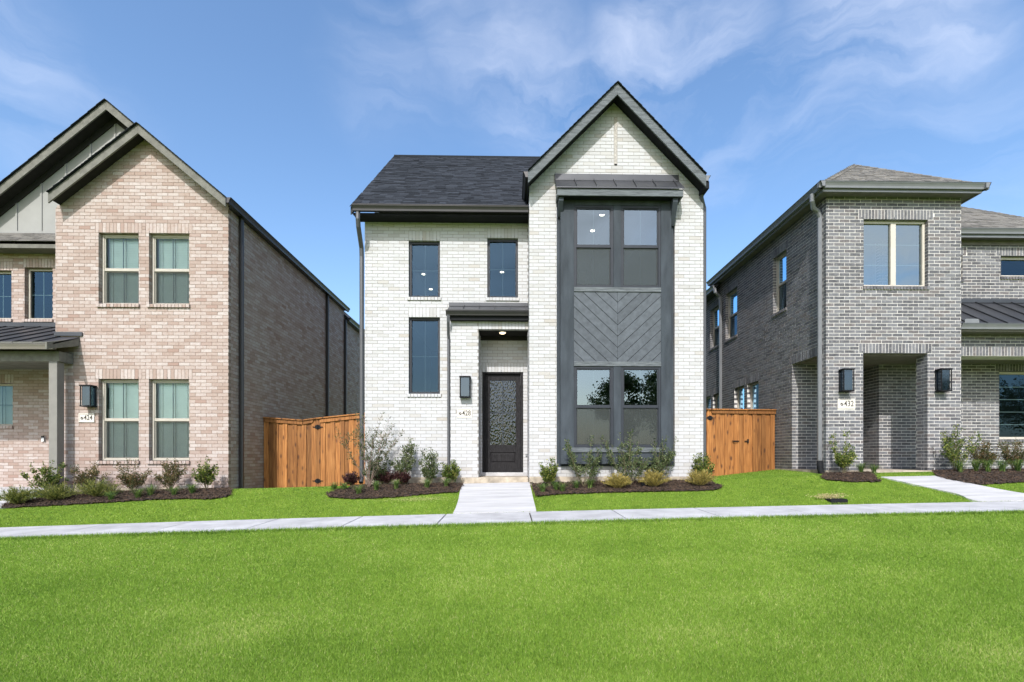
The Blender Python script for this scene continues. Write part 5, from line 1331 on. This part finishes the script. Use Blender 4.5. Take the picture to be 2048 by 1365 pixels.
# =================================================================== plants
def leaves(P, D, L, Wd, N=None):
    """rhombic leaves: base P, direction D, length L, width Wd"""
    n = len(P); D = D / np.linalg.norm(D, axis=1)[:, None]
    R_ = RNG.normal(size=(n, 3)) if N is None else N
    S = np.cross(D, R_); S /= (np.linalg.norm(S, axis=1)[:, None] + 1e-9)
    NN = np.cross(S, D)
    L = np.broadcast_to(L, n)[:, None]; Wd = np.broadcast_to(Wd, n)[:, None]
    v = np.stack([P, P + D * L * .5 + S * Wd * .5 - NN * L * .06, P + D * L, P + D * L * .5 - S * Wd * .5 - NN * L * .06], 1).reshape(-1, 3)
    f = (np.arange(n) * 4)[:, None] + np.arange(4)[None]
    return v, f
def plant(name, label, cat, group, x, y, kind, w, h, seed):
    """kinds: holly, silver, abelia (leafy stems), juniper, gold (sprays), lirio (strap leaves), purple, myrtle"""
    global RNG
    rg = np.random.default_rng(seed); RNG = rg; rnd = random.Random(seed)
    z = gz(x, y) + .02
    T = bpy.data.objects.new(name, None); T.empty_display_size = .1; COL.objects.link(T); T.location = (x, y, z); T['_local'] = 1
    props(T, label, cat, group); del T['_local']
    def part(nm, v, f, m, kind=None):
        o = np_mesh(nm, v, f, m, kind=kind); o.parent = T; return o
    if kind in ('lirio',):
        w *= 1.5; h *= 1.35; nb = 80; V = []; Fc = []
        for b in range(nb):
            a = rg.uniform(0, 2 * math.pi); le = h * rg.uniform(.8, 1.5); out = rg.uniform(.25, .95) * w * .5
            wd = rg.uniform(.008, .014); s = np.array([-math.sin(a), math.cos(a), 0]); base = rg.normal(0, .018, 2)
            n0 = len(V)
            for k in range(5):
                t = k / 4; p = np.array([base[0] + math.cos(a) * out * t ** 1.3, base[1] + math.sin(a) * out * t ** 1.3, le * (t - .62 * t ** 2.6) * .95])
                ww = wd * (1 - t * .85); V += [p - s * ww * .5, p + s * ww * .5]
            for k in range(4): Fc.append((n0 + 2*k, n0 + 2*k + 1, n0 + 2*k + 3, n0 + 2*k + 2))
        part('foliage', np.array(V), np.array(Fc), M['lirio'], 'stuff'); return T
    if kind in ('juniper', 'gold'):
        V = []; Fv = []; cnt = 0; P = []; D = []; n = 170
        for b in range(n):
            a = rg.uniform(0, 2 * math.pi); el = rg.uniform(.25, 1.35); le = rg.uniform(.65, 1.0)
            tip = np.array([math.cos(a) * math.cos(el) * w * .56, math.sin(a) * math.cos(el) * w * .45, math.sin(el) * h * 1.0 + h * .12]) * le
            for k in range(34):
                t = rg.uniform(.12, 1); p = tip * t + np.array([0, 0, .05 * math.sin(t * 3) * h]) + rg.normal(0, .006 + .004 * t, 3)
                P.append(p); D.append(tip / np.linalg.norm(tip) + rg.normal(0, .38, 3) + np.array([0, 0, .35]))
        P = np.array(P); D = np.array(D)
        v, f = leaves(P, D, rg.uniform(.025, .055, len(P)), rg.uniform(.006, .011, len(P)))
        v[:, 2] = np.maximum(v[:, 2], .0)
        part('foliage', v, f, M['juniper' if kind == 'juniper' else 'junigold'], 'stuff')
        mb = MB()
        for b in range(9):
            a = b * .7; mb.tube([(0, 0, -.03), (math.cos(a) * w * .15, math.sin(a) * w * .12, h * .2), (math.cos(a) * w * .34, math.sin(a) * w * .25, h * .42)], .006, 5, .003)
        st = obj('stem', mb, M['stem']); st.parent = T; st['kind'] = 'stuff'; return T
    spec = {'holly': (11, .042, .024, 52, .5, 'holly'), 'silver': (12, .038, .022, 54, .6, 'silver'), 'abelia': (15, .033, .018, 52, .9, 'abelia'),
            'purple': (16, .036, .020, 46, .5, 'purple'), 'myrtle': (9, .066, .016, 34, .3, 'myrtle')}[kind]
    ns, ll, lw, nl, sp, mt = spec
    P = []; D = []; mb = MB()
    for sI in range(ns):
        a = sI / ns * 2 * math.pi + rg.uniform(-.4, .4); hh = h * rg.uniform(.42, 1.0); out = w * .5 * rg.uniform(.25, 1.1)
        if sI == 0: hh = h; out *= .3
        if kind == 'myrtle': hh = h * rg.uniform(.75, 1.0); out = w * .5 * rg.uniform(.35, 1.0)
        pts = []
        wob = rg.normal(0, .02, 2) * h
        for k in range(7):
            t = k / 6; r = out * (t ** .8 if kind != 'myrtle' else t ** 1.15)
            pts.append(np.array([math.cos(a) * r + wob[0] * math.sin(t * 4), math.sin(a) * r * .7 + wob[1] * math.sin(t * 3), hh * t]))
        mb.tube([tuple(p - np.array([0, 0, .03 if k == 0 else 0])) for k, p in enumerate(pts)], .0055 if kind != 'myrtle' else .0065, 5, .002)
        nodes = [(pts, .28 if kind != 'myrtle' else .5, nl)]
        # side twigs
        for q in range(5 if kind != 'myrtle' else 8):
            t0 = rg.uniform(.3, .85); i = int(t0 * 6); b0 = pts[i]; da = a + rg.uniform(-1.6, 1.6); tl = h * rg.uniform(.12, .26)
            tw = [b0 + np.array([math.cos(da) * tl * .6 * u, math.sin(da) * tl * .5 * u, tl * u * rg.uniform(.5, 1.0)]) for u in (0, .35, .7, 1)]
            mb.tube([tuple(p) for p in tw], .0035, 4, .0015); nodes.append((tw, .1, int(nl * .5)))
        for (pp, t0, cnt) in nodes:
            pp = np.array(pp)
            for k in range(cnt):
                t = rg.uniform(t0, 1) * (len(pp) - 1); i = min(int(t), len(pp) - 2); fr = t - i
                p = pp[i] * (1 - fr) + pp[i + 1] * fr; d = pp[i + 1] - pp[i]; d = d / (np.linalg.norm(d) + 1e-9)
                o = rg.normal(0, 1, 3); o -= d * o.dot(d); o /= np.linalg.norm(o) + 1e-9
                spread = sp * .06
                P.append(p + o * rg.uniform(0, spread)); D.append(o * .85 + d * .55 + np.array([0, 0, .2]))
    P = np.array(P); D = np.array(D); s = rg.uniform(.7, 1.25, len(P))
    v, f = leaves(P, D, ll * s, lw * s)
    part('foliage', v, f, M[mt], 'stuff')
    st = obj('stem', mb, M['bark'] if kind == 'myrtle' else M['stem']); st.parent = T; st['kind'] = 'stuff'
    return T

def P_(name, label, cat, group, px, y, kind, wpx, hpx, seed):
    x, t = XY(px, y); k = 1.3 if kind in ('holly', 'silver', 'abelia') else 1.1
    plant(name, label, cat, group, x, y, kind, wpx * t / 1000 * k, hpx * t / 1000 * (1.08 if k > 1.2 else 1), seed)
HL, JN, GR = 'shrub', 'juniper', 'grass clump'
g1 = 'shrubs along the house walls'; g2 = 'low spreading junipers in the beds'; g3 = 'strap leaved grass clumps in the mulch'
plants = [
 # left bed
 ('juniper_bush', 'spiky green juniper at the left end of the bed beside the concrete porch step', JN, g2, 36, 10.25, 'juniper', 74, 36, 1),
 ('leafy_shrub', 'yellow green upright shrub in front of the porch post', HL, g1, 92, 10.75, 'holly', 62, 66, 2),
 ('juniper_bush', 'wide low green juniper in front of the porch post shrub', JN, g2, 112, 10.45, 'juniper', 86, 32, 3),
 ('leafy_shrub', 'bronze leaved shrub below the lantern of house 424', HL, g1, 178, 11.0, 'abelia', 54, 62, 4),
 ('juniper_bush', 'low green juniper between the two bronze shrubs left of the windows', JN, g2, 195, 10.6, 'juniper', 84, 34, 5),
 ('leafy_shrub', 'bronze leaved shrub under the left lower window of the pink house', HL, g1, 265, 11.0, 'abelia', 56, 60, 6),
 ('leafy_shrub', 'bronze leaved shrub under the right lower window of the pink house', HL, g1, 341, 11.0, 'abelia', 48, 60, 7),
 ('leafy_shrub', 'bright green upright shrub at the right corner of the pink house', HL, g1, 412, 10.95, 'holly', 52, 62, 8),
 ('grass_clump', 'green grass clump right of the middle juniper in the pink house bed', GR, g3, 222, 10.35, 'lirio', 34, 22, 9),
 ('grass_clump', 'green grass clump in front of the shrub under the left lower window', GR, g3, 276, 10.45, 'lirio', 40, 24, 10),
 ('grass_clump', 'dark grass clump just right of the clump under the left lower window', GR, g3, 301, 10.6, 'lirio', 34, 26, 13),
 ('grass_clump', 'grass clump in front of the shrub under the right lower window', GR, g3, 348, 10.55, 'lirio', 38, 22, 11),
 ('grass_clump', 'grass clump left of the corner shrub of the pink house', GR, g3, 385, 10.65, 'lirio', 30, 22, 12),
 # middle bed
 ('slender_tree', 'slender multi stemmed young tree with sparse leaves beside the left corner of the white house', 'small tree', None, 738, 10.8, 'myrtle', 165, 150, 21),
 ('leafy_shrub', 'dark green shrub behind the slender young tree', HL, g1, 752, 11.15, 'silver', 50, 62, 22),
 ('purple_shrub', 'dark purple shrub at the foot of the wall right of the slender tree', HL, g1, 772, 11.1, 'purple', 46, 32, 23),
 ('leafy_shrub', 'tall loose grey green shrub under the tall lower window of the white house', HL, g1, 812, 11.15, 'silver', 58, 88, 24),
 ('purple_shrub', 'small wine red shrub in front of the tall grey green shrub', HL, g1, 806, 10.95, 'purple', 32, 30, 25),
 ('leafy_shrub', 'dense oval shrub left of the porch downspout of the white house', HL, g1, 860, 11.05, 'silver', 40, 68, 26),
 ('leafy_shrub', 'yellow green shrub at the foot of the porch downspout of the white house', HL, g1, 904, 11.0, 'holly', 40, 44, 27),
 ('purple_shrub', 'small dark purple shrub in front of the left cedar fence', HL, g1, 703, 11.2, 'purple', 34, 28, 28),
 ('grass_clump', 'big grass clump in front of the slender tree', GR, g3, 717, 10.35, 'lirio', 40, 22, 29),
 ('grass_clump', 'grass clump at the left tip of the white house bed', GR, g3, 668, 10.7, 'lirio', 26, 18, 30),
 ('grass_clump', 'second grass clump from the left tip of the white house bed', GR, g3, 688, 10.65, 'lirio', 24, 18, 31),
 ('grass_clump', 'narrow grass clump right of the trunks of the slender tree', GR, g3, 752, 10.55, 'lirio', 22, 24, 32),
 ('grass_clump', 'grass clump in front of the wine red shrub', GR, g3, 792, 10.6, 'lirio', 24, 24, 33),
 ('grass_clump', 'grass clump in front of the dense oval shrub', GR, g3, 854, 10.65, 'lirio', 32, 22, 34),
 ('grass_clump', 'grass clump at the right end of the middle bed beside the front path', GR, g3, 892, 10.7, 'lirio', 34, 22, 35),
 # bay bed
 ('leafy_shrub', 'bushy green shrub right of the front path below the plain white wall', HL, g1, 1100, 10.55, 'holly', 40, 52, 41),
 ('leafy_shrub', 'tall loose shrub before the left part of the charcoal bay', HL, g1, 1168, 10.5, 'silver', 84, 88, 42),
 ('leafy_shrub', 'tallest loose shrub before the middle of the charcoal bay', HL, g1, 1258, 10.5, 'silver', 72, 104, 43),
 ('leafy_shrub', 'tall loose shrub before the right part of the charcoal bay', HL, g1, 1320, 10.55, 'silver', 54, 88, 44),
 ('leafy_shrub', 'green shrub at the right corner of the white house before the cedar gate', HL, g1, 1403, 10.7, 'holly', 46, 54, 45),
 ('golden_juniper', 'yellowish spiky shrub below the middle of the charcoal bay', JN, g2, 1236, 10.3, 'gold', 60, 28, 46),
 ('golden_juniper', 'yellowish spiky shrub below the right half of the charcoal bay', JN, g2, 1308, 10.35, 'gold', 62, 32, 47),
 ('golden_juniper', 'yellowish spiky shrub at the right end of the bay bed', JN, g2, 1400, 10.35, 'gold', 62, 32, 48),
 ('grass_clump', 'grass clump at the left end of the bay bed beside the front path', GR, g3, 1085, 10.15, 'lirio', 28, 22, 49),
 ('grass_clump', 'second grass clump from the front path in the bay bed', GR, g3, 1112, 10.25, 'lirio', 28, 22, 50),
 ('grass_clump', 'third grass clump from the front path in the bay bed', GR, g3, 1125, 10.15, 'lirio', 28, 22, 51),
 ('grass_clump', 'grass clump in front of the tall shrub left of the bay middle', GR, g3, 1153, 10.35, 'lirio', 30, 20, 52),
 ('grass_clump', 'grass clump just left of the left yellowish spiky shrub', GR, g3, 1181, 10.35, 'lirio', 28, 22, 53),
 # grey house
 ('leafy_shrub', 'upright shrub below the plate with number 432', HL, g1, 1688, 10.9, 'holly', 44, 78, 61),
 ('grass_clump', 'grass clump left of the curved path at the grey house', GR, g3, 1722, 10.95, 'lirio', 40, 26, 62),
 ('grass_clump', 'grass clump nearest the left edge of the curved path', GR, g3, 1748, 10.9, 'lirio', 30, 20, 63),
 ('leafy_shrub', 'tall yellow green shrub right of the grey house entrance', HL, g1, 1910, 10.95, 'holly', 64, 88, 64),
 ('leafy_shrub', 'bronze shrub second right of the grey house entrance', HL, g1, 1965, 11.1, 'abelia', 44, 58, 65),
 ('leafy_shrub', 'bronze shrub below the wide porch window of the grey house', HL, g1, 2028, 11.05, 'abelia', 58, 62, 66),
 ('grass_clump', 'first grass clump in the row right of the curved path', GR, g3, 1920, 10.8, 'lirio', 38, 28, 67),
 ('grass_clump', 'second grass clump in the row right of the curved path', GR, g3, 1952, 10.85, 'lirio', 36, 28, 68),
 ('grass_clump', 'third grass clump in the row right of the curved path', GR, g3, 1976, 10.8, 'lirio', 38, 30, 69),
 ('grass_clump', 'fourth grass clump in the row right of the curved path', GR, g3, 2004, 10.8, 'lirio', 38, 28, 70),
 ('grass_clump', 'last grass clump in the row at the right edge', GR, g3, 2036, 10.8, 'lirio', 40, 30, 71),
]
for p in plants: P_(*p)
RNG = np.random.default_rng(99)

# small things in the lawn
def small_things():
    x, y = gpt(1675, 1004); z = gz(x, y)
    T = thing('valve_box', 'half buried dark valve box in the lawn beside the pavement', 'utility box', (x, y, z))
    obj('box_rim', MB().box(x - .16, x + .16, y - .06, y + .12, z - .08, z + .045), M['black'], T, bevel=.008)
    obj('box_lid', MB().box(x - .15, x + .15, y - .05, y + .11, z + .046, z + .056), M['black'], T, bevel=.004)
    n = 500; rg = np.random.default_rng(5)
    P = np.stack([rg.normal(x - .06, .15, n), rg.normal(y + .14, .05, n), np.full(n, z + .02)], -1); P[:, 2] = ground(P[:, 0], P[:, 1]) + rg.uniform(.02, .09, n)
    D = rg.normal(0, 1, (n, 3)); D[:, 2] = np.abs(D[:, 2]) * .5
    v, f = leaves(P, D, rg.uniform(.02, .05, n), .012)
    m = leaf_mat('dry thatch', G((0, (.30, .25, .10)), (1, (.60, .52, .28))), .2)
    o = np_mesh('dry_clippings', v, f, m, kind='stuff'); props(o, 'pile of dry straw coloured grass clippings behind the valve box', 'clippings')
    x, y = PX(1287, 10.35), 10.35; z = gz(x, y)
    T = thing('garden_spotlight', 'small black spotlight in the mulch before the charcoal bay', 'spotlight', (x, y, z))
    obj('lamp_head', MB().tube([(x, y, z + .06), (x, y + .09, z + .10)], .035, 12), M['black'], T)
    obj('ground_stake', MB().tube([(x, y + .03, z - .05), (x, y + .03, z + .06)], .01, 6), M['black'], T)
small_things()

# trees across the green behind the photographer: mirrored in the bay panes
def tree(label, x, y, h, w, seed):
    rg = np.random.default_rng(seed); z = -1.6
    T = thing('leafy_tree', label, 'tree', (x, y, z), 'trees across the green')
    mb = MB(); mb.tube([(x, y, z), (x + .1, y, z + h * .3), (x - .1, y + .1, z + h * .62)], .22, 8, .09)
    for k in range(7):
        a = k * .9; z0 = z + h * (.26 + .05 * k); mb.tube([(x, y, z0), (x + math.cos(a) * w * .22, y + math.sin(a) * w * .22, z0 + h * .13), (x + math.cos(a) * w * .4, y + math.sin(a) * w * .4, z0 + h * .2)], .08, 6, .03)
    obj('trunk', mb, M['bark'], T)
    n = 9000; cl = rg.normal(0, 1, (46, 3)); cl /= np.linalg.norm(cl, axis=1)[:, None]; cl *= rg.uniform(.45, 1, 46)[:, None]
    c = cl[rg.integers(0, 46, n)] * np.array([w * .42, w * .42, h * .32]) + np.array([x, y, z + h * .66])
    P = c + rg.normal(0, 1, (n, 3)) * np.array([.42, .42, .36]) * w * .14
    v, f = leaves(P, rg.normal(0, 1, (n, 3)), rg.uniform(.18, .34, n), .16)
    o = np_mesh('crown', v, f, M['tree'], kind='stuff'); o.parent = T; o.matrix_parent_inverse = Matrix.Translation(-Vector(T.location))
RNG = np.random.default_rng(3)
tree('broad round tree across the green, mirrored in the right bay window', 11.6, -30, 11.5, 7.5, 1)
tree('tall airy tree right of the broad round tree across the green', 17.5, -33, 12.0, 7.5, 2)
tree('tree far to the right across the green, mirrored in the grey house porch window', 48, -40, 14, 13, 4)
tree('second tree far to the right across the green beyond the first', 60, -42, 14, 14, 5)
tree('last tree far to the right across the green', 74, -44, 14, 14, 6)
tree('low tree left of the broad round tree across the green', 3.2, -31, 6.5, 5.0, 3)

# =================================================================== lawn grass
def grass():
    rg = np.random.default_rng(12)
    def keep(x, y):
        k = np.ones(len(x), bool)
        for p in list(BED.values()) + [WALK, WALK2, WALK3]: k &= ~inside(p, x, y)
        # house footprints
        k &= ~((y > 11.4) & (x < -6.3)); k &= ~((y > 11.3) & (x > -3.36) & (x < XRW) & (x > -3.36) & ((y > 11.5) | (x > px0w)))
        k &= ~((y > 10.86) & (x > .4) & (x < 4.26)); k &= ~((y > 11.2) & (x > 7.16)); k &= ~((x < -9.6) & (y > 10.7))
        return k
    XRW = 4.26; px0w = -1.36
    def band(n, ya, yb, wide, lo, hi, powr, wbase):
        r = rg.random(n)
        y = ya * (yb / ya) ** r if powr else rg.uniform(ya, yb, n)
        x = rg.uniform(-1.16, 1.2, n) * y + .02 * y
        k = keep(x, y); x, y = x[k], y[k]; n = len(x)
        h = rg.uniform(lo, hi, n) * (.75 + .5 * rg.random(n)); w = wbase + .0005 * y
        a = rg.uniform(0, 2 * math.pi, n); ln = rg.normal(0, .45, (n, 2)) * h[:, None]
        z = ground(x, y) - .004
        S = np.stack([np.cos(a), np.sin(a), np.zeros(n)], -1) * (w / 2)[:, None]
        B = np.stack([x, y, z], -1)
        Tp = B + np.stack([ln[:, 0], ln[:, 1], h], -1)
        v = np.stack([B - S, B + S, Tp], 1).reshape(-1, 3); f = np.arange(n * 3).reshape(-1, 3)
        # tint: broad patches plus blade to blade variety
        pn = (np.sin(x * 1.3 + 1.7 * np.sin(y * .9)) * np.sin(y * 1.7 + 1.3 * np.sin(x * .7 + 2)) + .6 * np.sin(x * 3.1 + y * 2.3 + 1) * np.sin(y * 4.1 - x * 1.9) + .5 * np.sin(x * 7.3 + 2 * np.sin(y * 5)) * np.sin(y * 9.1 + 2 * np.sin(x * 4)))
        tint = np.clip(.47 + .07 * pn + .025 * np.sin(y * 4.2 + 2.2 * np.sin(x * .8) + x * .5) * np.sin(x * 1.1 + 1) - (.13 if wbase == .003 else 0) + rg.normal(0, .21, n) + (rg.random(n) < .05) * .35, 0, 1)
        for (dx, dy, dr) in DRY:
            tint += .13 * np.exp(-(((x - dx) / (dr * 1.8)) ** 2 + ((y - dy) / dr) ** 2)) * (rg.random(n) < .55)
        tint = np.clip(tint, 0, 1)
        return v, f, np.repeat(tint, 3)
    DRY = [(rg.uniform(-5, 5), rg.uniform(3.6, 7.3), rg.uniform(.08, .3)) for _ in range(26)]
    near = band(1250000, 3.05, 7.64, 1, .012, .028, True, .0019)
    edge = band(26000, 7.56, 7.68, 1, .03, .06, False, .003)
    far = band(420000, 9.035, 14.0, 1, .012, .026, True, .003)
    mats = leaf_mat('turf blade', G((0, (.065, .13, .014)), (.3, (.145, .27, .024)), (.6, (.245, .405, .045)), (.85, (.38, .49, .10)), (1, (.58, .56, .25))), .35, .6, attr='tint')
    vs, fs, ts, off = [], [], [], 0
    for v, f, t in (near, edge, far): vs.append(v); fs.append(f + off); ts.append(t); off += len(v)
    o = np_mesh('turf_grass', np.concatenate(vs), np.concatenate(fs), mats, kind='stuff', attr={'tint': np.concatenate(ts)})
    props(o, 'short bright green turf on both sides of the pavement', 'grass')
    n = 260; x = rg.uniform(-9, 9.5, n); y = rg.uniform(7.5, 7.66, n); h = rg.uniform(.05, .13, n); ln = rg.normal(0, .3, (n, 2)) * h[:, None]
    B = np.stack([x, y, ground(x, y)], -1); S = np.tile([.0022, 0, 0], (n, 1)); Tp = B + np.stack([ln[:, 0], ln[:, 1], h], -1)
    props(np_mesh('stray_grass', np.stack([B - S, B + S, Tp], 1).reshape(-1, 3), np.arange(n * 3).reshape(-1, 3), mats, kind='stuff', attr={'tint': np.repeat(rg.uniform(.2, .7, n), 3)}), 'thin taller stems standing along the near edge of the pavement', 'grass')
    n = 700; cx, cy = gpt(835, 1001); P = np.stack([rg.normal(cx, .3, n), rg.normal(cy, .07, n), np.zeros(n)], -1); P[:, 2] = ground(P[:, 0], P[:, 1]) + rg.uniform(.01, .03, n)
    D = rg.normal(0, 1, (n, 3)); D[:, 2] = np.abs(D[:, 2]) * .5
    v, f = leaves(P, D, rg.uniform(.02, .04, n), .005)
    props(np_mesh('dry_grass', v, f, mats, kind='stuff', attr={'tint': np.full(len(v), .97)}), 'straw coloured dry patch in the lawn left of the front path', 'grass')
grass()
